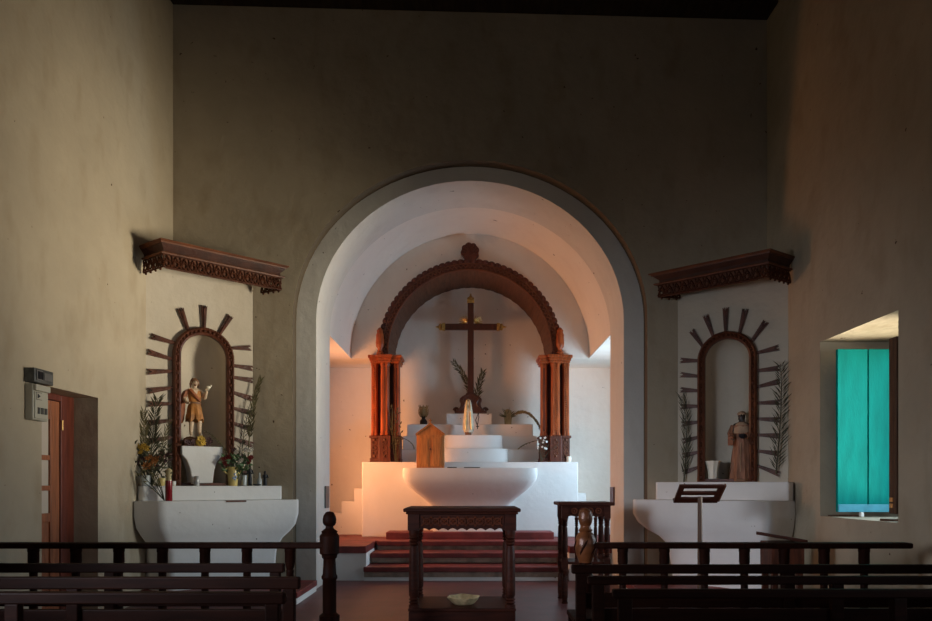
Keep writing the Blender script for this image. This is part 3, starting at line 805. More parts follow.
m = MB(); m.lathe([(.010, 0), (.014, .012), (.006, .02)], (0, 0, 0), 10, Matrix.Translation((0, -.012, .28)) @ Matrix.Rotation(PI / 2, 4, 'X')); m.build('knob', 'retdark', tb)
for s in (-1, 1):
    m = MB(); m.prism([(0, ha), (s * (hw + .012), he - .012), (s * (hw + .012), he + .012), (0, ha + .026)], -.02, .25, lambda p, h: (p[0], h, p[1])); m.build('roof_board', 'pine', tb, smooth=0)
m = MB(); m.box(-.007, .007, .02, .034, ha + .02, ha + .085); m.box(-.022, .022, .021, .033, ha + .05, ha + .064); m.build('roof_cross', 'pine', tb, smooth=0)

# ------------------------------------------------------------------ plates on the arch jambs
for s, pa, pb, ya, lab, zt, zb in ((-1, 324, 328, 9.0, 'grey plate fixed on the left jamb of the great arch', 486, 508), (1, 608, 612, 9.05, 'dark plate fixed on the right jamb of the great arch', 487, 505)):
    m = MB(); xw = s * (AI[0]); zz0, zz1 = wz(zb, ya), wz(zt, ya)
    m.box(min(xw - s * .003, xw - s * .02), max(xw - s * .003, xw - s * .02), ya - .11, ya + .11, zz0, zz1)
    m.v = [(x - xw, y - ya, z - zz0) for x, y, z in m.v]
    tag(m.build('wall_plate', 'plate' if s < 0 else 'retdark', loc=(xw, ya, zz0), smooth=0, bevel=.003), lab, 'plate')

# ------------------------------------------------------------------ meter boxes by the door
xw = -HX
e = thing('meter_box', (xw, 5.60, wz(420, 5.55)), 'beige electricity box with three switches beside the wooden door', 'box')
h = wz(384, 5.55) - e.location.z
m = MB(); m.box(.001, .065, -.10, .10, 0, h); bx_ = m.build('box_body', 'box', e, smooth=0, bevel=.008)
m = MB(); m.box(.064, .075, -.085, .085, .012, h - .06); cv = m.build('box_cover', 'box', e, smooth=0, bevel=.006)
m = MB(); m.box(.064, .090, -.095, .095, h - .055, h - .005); m.build('box_lid', 'box', e, smooth=0, bevel=.006)
for k in range(3):
    m = MB(); m.box(.075, .082, -.055 + k * .045, -.028 + k * .045, .05, .10); m.build('switch', 'boxd', cv, smooth=0)
m = MB(); m.prism([(-.055, h - .115), (-.055, h - .075), (-.02, h - .095)], .0755, .0775, lambda p, q: (q, p[0], p[1]))
m.build('arrow_mark', 'blackish', cv, smooth=0)
m = MB(); m.box(.0755, .077, -.07, .0, h - .125, h - .121); m.box(.0755, .077, -.07, .0, h - .069, h - .065); m.box(.0755, .077, -.074, -.07, h - .125, h - .065); m.build('label_border', 'boxd', cv, smooth=0)
e = thing('junction_box', (xw, 5.61, wz(383, 5.55)), 'dark grey metal box on the wall, just above the beige electricity box', 'box')
m = MB(); m.box(.001, .085, -.12, .13, .002, .115); q = m.build('box_body', 'boxd', e, smooth=0, bevel=.006)
m = MB(); m.box(.085, .093, -.10, -.02, .02, .10); m.box(.085, .090, .0, .11, .03, .09); m.build('face_plate', 'plate', e, smooth=0, bevel=.003)
m = MB()
for k in range(4): m.box(.093, .098, -.09 + k * .018, -.08 + k * .018, .03, .09)
m.build('vent_slots', 'blackish', e, smooth=0)

# ------------------------------------------------------------------ altar rails
def baluster(x, y, ztop, t):
    m = MB(); H = ztop
    m.lathe([(.040, 0), (.040, .05), (.028, .07), (.035, .12), (.042, .22), (.030, .34), (.026, .40), (.033, .42), (.024, .45), (.028, H - .18), (.030, H - .165), (.024, H - .155), (.030, H - .14), (.038, H - .10), (.037, H - .03), (.040, H - .025), (.040, H - .0)], (x, y, 0), 12)
    return m.build('baluster', 'rail', t)
RYL = 5.10
def rail(s, x_end, x_newel, bal, lab, gilded):
    zt = wz(542.5, RYL)
    t = thing('altar_rail', (x_newel, RYL, 0), lab, 'railing'); X0 = x_newel
    m = MB(); a, b = sorted((x_end - X0, 0))
    m.box(a, b, -.055, .055, zt - .042, zt); m.build('handrail', 'rail', t, smooth=0, bevel=.012)
    m = MB(); m.box(a, b, -.05, .05, .06, .11); m.build('foot_rail', 'rail', t, smooth=0, bevel=.01)
    for px in bal: baluster(wx(px, RYL) - X0, 0, zt - .04, t)
    m = MB(); mt = 'rail'
    n = m.lathe([(.075, 0), (.075, .30), (.05, .32), (.050, .56), (.058, .57), (.058, .585), (.050, .60), (.044, .72), (.06, .745), (.05, .755)], (0, 0, 0), 16)
    nz = wz(555, RYL) if not gilded else wz(560, RYL)
    post = m.build('newel_post', 'rail', t)
    m = MB()
    if not gilded:
        zb, z1 = wz(556, RYL), wz(533, RYL)
        m.lathe([(.045, zb - .02), (.055, zb - .01), (.058, zb + .01), (.071, zb + .02), (.072, z1 - .02), (.055, z1), (.06, z1 + .012), (.045, z1 + .022), (.030, z1 + .035), (.028, z1 + .05),
                 (.040, z1 + .058), (.048, z1 + .075), (.050, z1 + .10), (.043, z1 + .13), (.028, z1 + .15), (.018, z1 + .155), (.0, z1 + .158)], (0, 0, 0), 16)
        m.build('finial', 'rail', post)
    else:
        zb, z1 = wz(560, RYL), wz(508, RYL)
        H = z1 - zb
        m.lathe([(.045, -.10), (.045, -.02), (.052, 0), (.068, .04), (.078, .10), (.074, .155), (.058, .19), (.042, .205), (.052, .218), (.040, .232), (.036, .25), (.046, .268), (.053, .30), (.05, .335), (.04, .362), (.016, .375), (0, .380)], (0, 0, zb), 16)
        fn = m.build('finial', 'gilt', post)
        m = MB()
        for k in range(5):
            a = 2 * PI * k / 5
            m.tube([((.05 + .026 * math.sin(PI * j / 8)) * math.cos(a + j * .16), (.05 + .026 * math.sin(PI * j / 8)) * math.sin(a + j * .16), zb + .02 + j * .021) for j in range(9)], .008, 5)
        m.build('finial_carving', 'rail', fn)
    return t
rail(-1, -3.49, wx(329.5, RYL), (33.5, 76, 119, 162.5, 205, 247, 290), 'dark wooden altar rail on the left with a ball-topped newel post', False)
rail(1, 3.2, wx(585.5, RYL), (622.7, 664.3, 704.5, 744.4, 784, 824, 864), 'dark wooden altar rail on the right with a gilded bulbous newel post', True)

# ------------------------------------------------------------------ benches
def bench(x0, x1, y, zt, legs, lab, slat=.055, seat=True, board=.045):
    cx = (x0 + x1) / 2
    t = thing('bench', (cx, y, 0), lab, 'bench', group=None)
    m = MB(); m.box(x0 - cx, x1 - cx, -board / 2, board / 2, zt - slat, zt); m.build('top_rail', 'pew', t, smooth=0, bevel=.008)
    m = MB(); m.box(x0 - cx + .03, x1 - cx - .03, .0, .025, zt - .26, zt - .17); m.build('back_slat', 'pew', t, smooth=0, bevel=.006)
    m = MB(); m.box(x0 - cx + .02, x1 - cx - .02, .02, .36, .41, .445); m.build('seat', 'pew', t, smooth=0, bevel=.008)
    for x in legs:
        m = MB(); m.box(x - cx - .03, x - cx + .03, -.022, .022, 0, zt - slat + .002); m.build('rear_leg', 'pew', t, smooth=0, bevel=.005)
        m = MB(); m.box(x - cx - .03, x - cx + .03, .29, .335, 0, .411); m.build('front_leg', 'pew', t, smooth=0, bevel=.005)
        m = MB(); m.box(x - cx - .02, x - cx + .02, .02, .29, .14, .19); m.build('stretcher', 'pew', t, smooth=0, bevel=.005)
    return t
def benchpx(s, pend, Y, py0, py1, xfar, lab):
    xe = wx(pend, Y); zt = wz(py0, Y); sl = (py1 - py0) * Y / F
    x0, x1 = sorted((xe, xfar)); legs = [xe + (.055 if s > 0 else -.055), (xe + xfar) / 2, xfar - s * .10]
    bench(x0, x1, Y, zt, legs, lab, slat=sl)
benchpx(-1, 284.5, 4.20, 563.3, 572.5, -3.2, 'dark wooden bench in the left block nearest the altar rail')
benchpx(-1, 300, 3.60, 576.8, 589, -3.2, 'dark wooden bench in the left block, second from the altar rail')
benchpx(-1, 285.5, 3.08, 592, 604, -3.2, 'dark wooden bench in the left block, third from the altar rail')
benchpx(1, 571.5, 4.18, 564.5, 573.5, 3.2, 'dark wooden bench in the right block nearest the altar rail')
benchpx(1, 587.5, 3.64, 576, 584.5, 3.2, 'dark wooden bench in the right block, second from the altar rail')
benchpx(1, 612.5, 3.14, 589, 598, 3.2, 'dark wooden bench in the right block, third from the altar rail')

# ------------------------------------------------------------------ carved table in the aisle
def turned_leg(m, x, y, z0, z1, r):
    H = z1 - z0
    pr = [(1, 0), (1, .04), (.75, .05), (1.0, .07), (.75, .09), (1.0, .11), (.75, .13), (.95, .16), (1.0, .30), (.92, .60), (.85, .76), (.6, .80), (.95, .82), (.7, .84), (1, .86), (.7, .88), (1, .90), (.8, .92), (1, .95), (1, 1)]
    m.lathe([(r * a, H * b) for a, b in pr], (x, y, z0), 14)
TAY = 6.0; xa, xb = wx(408, TAY), wx(516, TAY); zt = wz(508.3, TAY); dep = .66
cx = (xa + xb) / 2; hw = (xb - xa) / 2
t = thing('carved_table', (cx, TAY, 0), 'dark carved table in the aisle holding a yellow bowl on its low shelf', 'table')
m = MB(); m.box(-hw - .04, hw + .04, -.03, dep + .03, zt - .032, zt); m.box(-hw - .02, hw + .02, -.012, dep + .012, zt - .052, zt - .031); m.build('tabletop', 'table', t, smooth=0, bevel=.010)
def apron(m, x0, x1, y0, y1, z0, z1, nsc):
    P = [(x0, z1), (x1, z1), (x1, z0)]
    for k in range(nsc * 6 - 1, 0, -1):
        f = k / (nsc * 6); P.append((x0 + (x1 - x0) * f, z0 + .018 * abs(math.sin(PI * f * nsc))))
    P.append((x0, z0)); m.prism(P, y0, y1, lambda p, h: (p[0], h, p[1]))
zl = wz(608.5, TAY)
z0a = wz(530.5, TAY)
m = MB(); apron(m, -hw + .10, hw - .10, .012, .04, z0a, zt - .05, 9)
ap = m.build('apron', 'table', t, smooth=0)
m = MB()
for k in range(9):
    x = -hw + .16 + k * (2 * hw - .32) / 8; zc_ = (z0a + zt - .05) / 2 + .008
    m.tube([(x + .03 * math.cos(a), .008, zc_ + .026 * math.sin(a)) for a in [2 * PI * j / 10 for j in range(11)]], .008, 5)
    m.tube([(x - .045, .01, zc_ - .04), (x, .004, zc_), (x + .045, .01, zc_ + .04)], .007, 5); m.tube([(x - .045, .01, zc_ + .04), (x, .004, zc_), (x + .045, .01, zc_ - .04)], .007, 5)
m.build('apron_carving', 'carving', ap)
m = MB(); apron(m, -hw + .10, hw - .10, dep - .04, dep - .012, z0a, zt - .05, 9); m.build('apron', 'table', t, smooth=0)
for s in (-1, 1):
    m = MB(); m.box(s * (hw - .035) - .012, s * (hw - .035) + .012, .10, dep - .10, z0a + .01, zt - .05); m.build('side_apron', 'table', t, smooth=0)
for sx in (-1, 1):
    for y in (.045, dep - .045):
        m = MB(); x = sx * (hw - .047)
        m.box(x - .05, x + .05, y - .045, y + .045, z0a - .0, zt - .05); turned_leg(m, x, y, zl - .001, z0a + .001, .045)
        m.build('leg', 'table', t, smooth=40)
m = MB(); m.box(-hw, hw, 0, dep, zl - .03, zl); m.build('shelf', 'table', t, smooth=0, bevel=.008)
m = MB(); m.box(-hw + .004, hw - .004, .006, dep - .006, .0, zl - .03); m.build('plinth', 'table', t, smooth=0, bevel=.008)
# bowl on the shelf
cxb = wx(463.5, TAY + .28); m = MB(); R = []
n = 40
for z, r, w in ((.0, .085, 0), (.012, .10, .0), (.04, .125, .03), (.066, .142, .05), (.069, .136, .05), (.04, .115, .03), (.02, .085, .0)):
    R.append([(r * (1 + w * math.sin(8 * 2 * PI * k / n)) * math.cos(2 * PI * k / n), r * (1 + w * math.sin(8 * 2 * PI * k / n)) * math.sin(2 * PI * k / n), z + .006 * w * 10 * math.sin(5 * 2 * PI * k / n)) for k in range(n)])
m.loft(R); tag(m.build('bowl', 'bowl', loc=(cxb, TAY + .22, zl + .001)), 'yellow scalloped bowl on the low shelf of the aisle table', 'bowl')

# ------------------------------------------------------------------ side table by the right of the steps
SY = 7.35; xa, xb = wx(562, SY), wx(611, SY); zt = wz(502.3, SY); cx = (xa + xb) / 2; hw = (xb - xa) / 2; dep = .42
t = thing('side_table', (cx, SY, 0), 'small dark carved table standing right of the red steps', 'table')
m = MB(); m.box(-hw - .035, hw + .035, -.03, dep + .03, zt - .035, zt); m.build('tabletop', 'table', t, smooth=0, bevel=.008)
m = MB(); apron(m, -hw + .05, hw - .05, .012, .036, zt - .16, zt - .034, 4); ap = m.build('apron', 'table', t, smooth=0)
m = MB()
for k in range(4):
    x = -hw + .13 + k * (2 * hw - .26) / 3
    m.tube([(x + .028 * math.cos(a), .008, zt - .09 + .026 * math.sin(a)) for a in [2 * PI * j / 10 for j in range(11)]], .008, 5); m.ball((x, .01, zt - .09), .012, .008, .012, 6, 4)
m.build('apron_carving', 'carving', ap)
m = MB(); apron(m, -hw + .05, hw - .05, dep - .036, dep - .012, zt - .16, zt - .034, 4); m.build('apron', 'table', t, smooth=0)
for sx in (-1, 1):
    for y in (.04, dep - .04):
        m = MB(); x = sx * (hw - .035); m.box(x - .033, x + .033, y - .033, y + .033, zt - .17, zt - .034); m.box(x - .032, x + .032, y - .032, y + .032, .36, .47)
        turned_leg(m, x, y, .47, zt - .169, .033); turned_leg(m, x, y, 0, .36, .033); m.build('leg', 'table', t)
for k in (-1, 0, 1):
    m = MB(); turned_leg(m, k * .1, .03, .44, zt - .159, .02); m.build('spindle', 'table', t)
m = MB(); m.box(-hw + .02, hw - .02, .02, dep - .02, .415, .44); m.build('shelf', 'table', t, smooth=0, bevel=.006)

# ------------------------------------------------------------------ lectern stand
LY = 6.45; px0 = 699
t = thing('lectern', (wx(700, LY), LY, 0), 'slatted wooden lectern on a slim pole before the right corner altar', 'lectern')
zt0, zt1 = wz(502, LY), wz(486, LY)
m = MB(); m.lathe([(.20, 0), (.20, .02), (.05, .05), (.03, .07), (.024, .10), (.021, zt0 + .05)], (0, 0, 0), 14); m.build('pole', 'brownw', t)
L_ = Vector((0, .0, zt0 - .0)); tilt = math.radians(38)
T = Matrix.Translation((wx(698.5, LY) - t.location.x, .075, zt0)) @ Matrix.Rotation(-tilt, 4, 'X')
D = (zt1 - zt0) / math.sin(tilt); hw = .205
dk = MB()
for x0, x1, y0, y1 in ((-hw, hw, 0, .05), (-hw, hw, D - .04, D), (-hw, -hw + .05, .05, D - .04), (hw - .05, hw, .05, D - .04), (-hw + .05, hw - .05, D * .5 - .02, D * .5 + .02)): dk.box(x0, x1, -y1, -y0, 0, .022, T)
desk = dk.build('book_rest', 'table', t, smooth=0, bevel=.003)
m = MB(); m.box(-hw, hw, .0, .02, 0, .045, T); m.build('ledge', 'table', desk, smooth=0, bevel=.003)
m = MB(); m.box(hw - .0, hw + .012, -D, 0, .0, .026, T); q = m.build('edge_strip', 'canopyedge', desk, smooth=0); 

# ------------------------------------------------------------------ small slant-topped desk by the right wall
DYK = 6.35; t = thing('slant_top_desk', (wx(783, DYK), DYK, 0), 'small dark desk with a slanting top below the window', 'desk', rz=math.radians(0))
x0, x1 = wx(756, 6.65) - t.location.x, wx(808, DYK) - t.location.x; zl_, zr_ = wz(533.5, DYK), wz(540, DYK)
m = MB(); m.prism([(x0, zl_), (x1, zr_), (x1, zr_ - .03), (x0, zl_ - .03)], 0, .30, lambda p, h: (p[0], h, p[1])); m.build('slanted_top', 'table', t, smooth=0, bevel=.004)
m = MB(); m.box(x0 + .03, x1 - .02, .02, .28, zr_ - .30, zr_ - .025); m.build('drawer_case', 'retdark', t, smooth=0, bevel=.006)
for x in (x0 + .065, x1 - .055):
    for y in (.05, .25):
        m = MB(); m.box(x - .025, x + .025, y - .025, y + .025, 0, zr_ - .299); m.build('leg', 'retdark', t, smooth=0, bevel=.004)
# objects on the window sill
m = MB(); m.prism([(-.016, 0), (.016, 0), (.015, .045), (-.015, .048)], 0, .035, lambda p, h: (p[0], h, p[1])); tag(m.build('white_block', 'whitep', loc=(wx(862.5, 6.75), 6.75, WZ0 + .001), smooth=0, bevel=.006), 'small white block on the sill of the deep window', 'block')
m = MB(); m.box(-.16, .16, -.06, .06, 0, .018); tag(m.build('dark_board', 'brownw', loc=(3.72, 6.02, WZ0 + .001), smooth=0, bevel=.003), 'flat dark board lying on the window sill near the brown shutter', 'board')
m = MB(); m.tube([(-.16, 0, .010), (0, .01, .012), (.13, -.01, .010)], .009, 6); tag(m.build('wooden_stick', 'brownw', loc=(wx(848, 6.8), 6.86, WZ0 + .001)), 'thin brown stick lying on the sill below the turquoise shutter', 'stick')

# ------------------------------------------------------------------ statues
def ring(cx, cy, z, rx, ry, n=28, wave=0., wn=7, ph=0.):
    return [(cx + rx * (1 + wave * math.sin(wn * 2 * PI * k / n + ph)) * math.cos(2 * PI * k / n), cy + ry * (1 + wave * math.sin(wn * 2 * PI * k / n + ph)) * math.sin(2 * PI * k / n), z) for k in range(n)]
def hand_bits(m, c, d, s=1.0):
    """five small fingers from the palm centre c pointing along d"""
    c = Vector(c); d = Vector(d).normalized(); a = d.cross(Vector((0, 1, 0))); a = a.normalized() if a.length > .01 else Vector((1, 0, 0))
    for k, l in ((-1.5, .022), (-.5, .027), (.5, .025), (1.5, .019)):
        b = c + a * k * .0065 * s; m.tube([b, b + d * l * .6 * s, b + d * l * s + Vector((0, -.006, -.004)) * s], [.0045 * s, .004 * s, .003 * s], 6)
    m.tube([c, c + a * .014 * s + d * .006 * s, c + a * .016 * s + d * .017 * s], [.005 * s, .0045 * s, .003 * s], 6)

# bracket in the left niche
uS = plan_hit('L', 200, 447)[0]
bp = loc2w('L', uS, 0, 1.262)
m = MB(); H = wz(447, 7.95) - 1.262
P = [(-.11, 0), (-.115, .05), (-.13, .16), (-.165, .26), (-.215, .32), (-.22, .33), (-.22, H)]
P = P + [(-x, z) for x, z in P[::-1]]
m.prism(P, -.10, .10, lambda p, h: (p[0], h, p[1]))
tag(m.build('statue_bracket', 'altar', loc=bp, rz=RL, smooth=30, bevel=.008), 'white plaster bracket carrying the statue in the left niche', 'pedestal')
# saint with bare legs
uF = plan_hit('L', 194.5, 440)[0]
sp = loc2w('L', uF, .0, 1.262 + H + .001)
st = thing('saint_statue', sp, 'painted statue with bare legs and ochre tunic, in the left niche', 'statue', rz=RL)
S = .655; zb = .112
def q(x, y, z, r): return (x * S, y * S, zb + z * S, r * S)
J = [q(0, 0, .53, .075), q(0, 0, .63, .07), q(0, .0, .74, .082), q(0, 0, .825, .036), q(.0, -.008, .875, .046), q(.0, -.012, .93, .056), q(0, -.01, .975, .03),
     q(-.10, 0, .775, .044), q(-.17, .01, .64, .036), q(-.15, -.09, .56, .027), q(-.135, -.13, .555, .026),
     q(.10, 0, .775, .044), q(.165, -.02, .655, .036), q(.165, -.11, .745, .027), q(.17, -.13, .785, .026),
     q(-.05, 0, .48, .065), q(-.055, -.03, .27, .047), q(-.06, .005, .06, .030), q(-.068, -.07, .018, .024),
     q(.055, 0, .48, .065), q(.075, -.02, .27, .047), q(.085, .01, .06, .030), q(.105, -.06, .018, .024)]
Bn = [(0, 1), (1, 2), (2, 3), (3, 4), (4, 5), (5, 6), (2, 7), (7, 8), (8, 9), (9, 10), (2, 11), (11, 12), (12, 13), (13, 14), (0, 15), (15, 16), (16, 17), (17, 18), (0, 19), (19, 20), (20, 21), (21, 22)]
body = skin('body', J, Bn, 'skin', st)
m = MB()
hc = Vector((0, -.012 * S, zb + .925 * S))
m.tube([hc + Vector((0, -.032, .012)), hc + Vector((0, -.043, -.004)), hc + Vector((0, -.038, -.008))], [.004, .007, .004], 6)
for s_ in (-1, 1):
    m.ball(tuple(hc + Vector((s_ * .037, .0, 0))), .006, .009, .013, 8, 5)
hand_bits(m, (-.135 * S, -.135 * S, zb + .553 * S), (.1, -1, -.1), 1.1); hand_bits(m, (.17 * S, -.13 * S, zb + .79 * S), (.1, -.2, 1), 1.1)
m.build('facial_features', 'skin', body)
m = MB()
for s_ in (-1, 1): m.ball(tuple(hc + Vector((s_ * .014, -.034, .010))), .005, .004, .0035, 6, 4)
m.build('eyes', 'blackish', body)
m = MB(); m.tube([tuple(hc + Vector((x, -.036, -.018 - abs(x) * .1))) for x in (-.010, 0, .010)], .003, 5); m.build('mouth', 'redp', body)
m = MB(); m.ball(tuple(hc + Vector((0, .012, .012))), .044, .038, .042, 14, 8)
for s_ in (-1, 1): m.tube([tuple(hc + Vector((s_ * .032, .004, .02))), tuple(hc + Vector((s_ * .042, .012, -.02))), tuple(hc + Vector((s_ * .040, .02, -.06)))], [.014, .014, .007], 8)
m.tube([tuple(hc + Vector((0, -.028, -.028))), tuple(hc + Vector((0, -.030, -.044)))], [.016, .008], 8)
m.build('hair', 'hair', body)
m = MB(); R = []
for z, rx, ry, w in ((.80, .060, .055, 0), (.775, .125, .075, .0), (.72, .115, .082, .02), (.62, .096, .078, .03), (.565, .092, .078, .03), (.50, .112, .092, .07), (.40, .125, .10, .12), (.33, .135, .108, .16), (.27, .138, .108, .20)):
    R.append([(x * S, y * S, zb + zz * S + (0.022 * math.sin(5 * k) if z < .35 else 0)) for k, (x, y, zz) in enumerate(ring(0, .0, z, rx, ry, 32, w, 8, .5))])
m.loft(R); tn = m.build('tunic', 'tunic', st)
m = MB(); m.prism([(-.045, .79), (.045, .79), (.0, .69)], -.092, -.07, lambda p, h: (p[0] * S, h * S, zb + p[1] * S)); m.build('bare_chest', 'skin', tn, smooth=0)
m = MB(); m.loft([[(x * S, y * S, zb + z * S) for x, y, z in ring(0, 0, zz, .109, .091, 24)] for zz in (.555, .585)]); m.build('belt', 'hair', tn)
m = MB()
m.loft([[(x * S, y * S, zb + z * S) for x, y, z in ring(cx, cy, z, rx, ry, 18, .12, 5)] for z, cx, cy, rx, ry in ((.80, -.08, .01, .05, .06), (.76, -.13, .02, .05, .07), (.62, -.18, .04, .045, .06), (.45, -.19, .05, .05, .05), (.28, -.20, .05, .045, .045), (.22, -.205, .05, .02, .03))])
m.tube([(-.09 * S, -.05 * S, zb + .79 * S), (-.02 * S, -.098 * S, zb + .70 * S), (.07 * S, -.092 * S, zb + .60 * S)], [.022, .02, .016], 8)
m.build('mantle', 'mantle', st)
# small pale lamb-like bundle at the raised hand and the base with flowers
m = MB(); c = Vector((.195 * S, -.13 * S, zb + .845 * S)); m.ball(tuple(c), .026, .016, .018, 10, 6); m.ball(tuple(c + Vector((.024, -.006, .018))), .013, .012, .013, 8, 5); 
for dx in (-.014, .006): m.tube([tuple(c + Vector((dx, 0, -.012))), tuple(c + Vector((dx - .004, 0, -.04)))], .005, 5)
m.build('held_bundle', 'cream', st)
m = MB(); m.prism([(.15 * math.cos(2 * PI * k / 12) * (1 + .12 * math.sin(k * 5)), .085 * math.sin(2 * PI * k / 12)) for k in range(12)], 0, zb * .6)
m.ball((-.05, 0, zb * .55), .075, .06, zb * .45, 10, 6); m.ball((.06, .01, zb * .5), .075, .06, zb * .5, 10, 6)
m.build('rocky_base', 'hair', st, smooth=30)
fl = thing('flower_posy', loc2w('L', plan_hit('L', 197, 440)[0], -.092, 1.262 + H + .001), 'yellow and dark red flowers laid at the feet of the bare-legged statue', 'flowers', rz=RL)
def flower(m, c, r, n=7, th=.3, nrm=None):
    c = Vector(c); nrm = Vector(nrm or (random.uniform(-.4, .4), -1, random.uniform(0, .8))).normalized()
    a = nrm.orthogonal().normalized(); b = nrm.cross(a)
    for k in range(n):
        t = 2 * PI * k / n; d = a * math.cos(t) + b * math.sin(t)
        m.leafblade(tuple(c), tuple(c + d * r + nrm * r * .35), r * .36, tuple(nrm), r * .08)
    m.ball(tuple(c + nrm * r * .12), r * .32, r * .32, r * .32, 8, 5)
m = MB(); m.ball((.01, -.0, .045), .055, .030, .045, 12, 8); flower(m, (.012, -.02, .075), .05, 9, nrm=(0, -1, .5)); flower(m, (.03, -.025, .04), .04, 8, nrm=(.3, -1, .2)); m.build('yellow_flower', 'yellow', fl)
for x, z in ((-.10, .03), (-.065, .05), (-.135, .045), (.085, .035), (.12, .055), (.10, .08)):
    m = MB(); flower(m, (x, -.0, z), .034, 7); m.tube([(x, 0, z), (x * .9, .004, 0)], .006, 5); m.build('dusky_flower', 'purple', fl)

# dark-faced robed statue in the right niche
uF, _ = plan_hit('R', 741.5, 478)
sp = loc2w('R', uF, .03, 1.319)
st = thing('saint_statue', sp, 'dark-faced statue in long russet robe holding a book, in the right niche', 'statue', rz=RR)
S = .80
J = [(0, 0, .52 * S, .07), (0, 0, .62 * S, .06), (0, 0, .72 * S, .062), (0, -.002, .80 * S, .03), (0, -.008, .845 * S, .036), (0, -.012, .90 * S, .046), (0, -.01, .945 * S, .024),
     (-.075, 0, .755 * S, .036), (-.115, -.02, .62 * S, .032), (-.09, -.085, .585 * S, .022), (-.085, -.095, .57 * S, .02),
     (.075, 0, .755 * S, .036), (.11, -.02, .62 * S, .032), (.04, -.085, .60 * S, .022), (.02, -.10, .60 * S, .02),
     (-.035, 0, .45 * S, .05), (-.035, 0, .2 * S, .04), (-.04, -.0, .04 * S, .03), (-.04, -.07, .022 * S, .02), (.035, 0, .45 * S, .05), (.035, 0, .2 * S, .04), (.04, 0, .04 * S, .03), (.04, -.07, .022 * S, .02)]
body = skin('body', J, Bn, 'darkskin', st)
m = MB(); hc = Vector((0, -.012, .895 * S)); m.tube([hc + Vector((0, -.034, .008)), hc + Vector((0, -.046, -.008)), hc + Vector((0, -.038, -.012))], [.004, .008, .004], 6)
for s_ in (-1, 1): m.ball(tuple(hc + Vector((s_ * .036, 0, 0))), .006, .009, .012, 8, 5)
hand_bits(m, (.02, -.105, .60 * S), (-1, -.1, .1), 1.2); hand_bits(m, (-.085, -.10, .57 * S), (-.2, -1, -.3), 1.2)
m.build('facial_features', 'darkskin', body)
m = MB()
for s_ in (-1, 1): m.ball(tuple(hc + Vector((s_ * .015, -.036, .010))), .005, .004, .003, 6, 4)
m.build('eyes', 'cream', body)
m = MB(); m.ball(tuple(hc + Vector((0, .006, .022))), .046, .044, .032, 14, 8); m.loft([ring(hc.x, hc.y + .004, hc.z + dz, r, r, 20) for dz, r in ((.012, .045), (.016, .050), (.026, .050), (.03, .045))]); m.build('cropped_hair', 'tan', body)
m = MB(); m.prism([(.13 * math.cos(2 * PI * k / 8 + PI / 8), .11 * math.sin(2 * PI * k / 8 + PI / 8)) for k in range(8)], -.03, .004); m.build('statue_base', 'hair', st, smooth=0, bevel=.004)
m = MB(); m.loft([ring(0, .0, z * S, rx, ry, 36, w, 9, .4) for z, rx, ry, w in ((.775, .05, .045, 0), (.755, .095, .062, 0), (.68, .09, .066, .02), (.58, .082, .066, .03), (.52, .086, .07, .04), (.35, .105, .085, .07), (.15, .12, .095, .09), (.0, .128, .10, .10))]); rb = m.build('robe', 'robe', st)
m = MB(); m.loft([ring(0, .002, z * S, rx, ry, 28, w, 6) for z, rx, ry, w in ((.805, .04, .04, 0), (.78, .075, .058, .0), (.72, .098, .070, .03), (.66, .104, .074, .06), (.645, .10, .072, .06))]); m.build('shoulder_cape', 'tan', st)
m = MB(); m.tube([(-.0, -.078, .51 * S), (-.005, -.094, .3 * S), (0, -.102, .1 * S)], [.008, .006, .006], 6); m.build('cord', 'tan', rb)
for s_, P_ in ((-1, [(-.085, 0, .755 * S), (-.118, -.015, .64 * S), (-.095, -.075, .59 * S)]), (1, [(.085, 0, .755 * S), (.113, -.015, .64 * S), (.055, -.082, .605 * S)])):
    m = MB(); m.tube(P_, [.036, .038, .034], 10); m.build('sleeve', 'robe', rb)
m = MB(); m.box(-.135, -.075, -.125, -.098, .47 * S, .60 * S); m.build('held_book', 'mantle', st, smooth=0, bevel=.004)
m = MB(); m.lathe([(.012, 0), (.035, .02), (.042, .045), (.036, .05), (.01, .04)], (.018, -.112, .565 * S), 14); m.build('held_bowl', 'blackish', st)
# vase in the right niche
uV, _ = plan_hit('R', 713, 480)
vz = thing('fluted_vase', loc2w('R', uV, .0, 1.322), 'pale fluted vase at the left foot of the right niche', 'vase', rz=RR)
m = MB(); n = 32; m.loft([ring(0, 0, z, r, r, n, .06, 8) for z, r in ((.0, .048), (.02, .050), (.10, .055), (.17, .070), (.205, .082), (.205, .074), (.12, .05), (.02, .042))]); m.build('vase_body', 'wax', vz)

# veiled cream figure before the cross
VYY = 11.18
st = thing('veiled_figurine', (wx(468.3, VYY), VYY, 2.041), 'small cream veiled standing figurine in front of the cross', 'statue')
H = .59
m = MB(); m.prism([(.055 * math.cos(2 * PI * k / 8 + PI / 8), .05 * math.sin(2 * PI * k / 8 + PI / 8)) for k in range(8)], 0, .05); m.build('figurine_base', 'hair', st, smooth=0, bevel=.004)
m = MB(); m.loft([ring(0, .0, z, rx, ry, 30, w, 8) for z, rx, ry, w in ((.05, .070, .058, .05), (.12, .068, .055, .07), (.30, .055, .045, .06), (.40, .05, .042, .03), (.45, .03, .026, 0))]); m.build('gown', 'cream', st)
J = [(0, 0, .40, .035), (0, 0, .45, .022), (0, -.006, .49, .026), (0, -.008, .525, .03), (0, -.006, .55, .016), (-.04, 0, .43, .02), (-.045, -.03, .37, .018), (-.006, -.06, .40, .012), (.04, 0, .43, .02), (.045, -.03, .37, .018), (.006, -.06, .40, .012)]
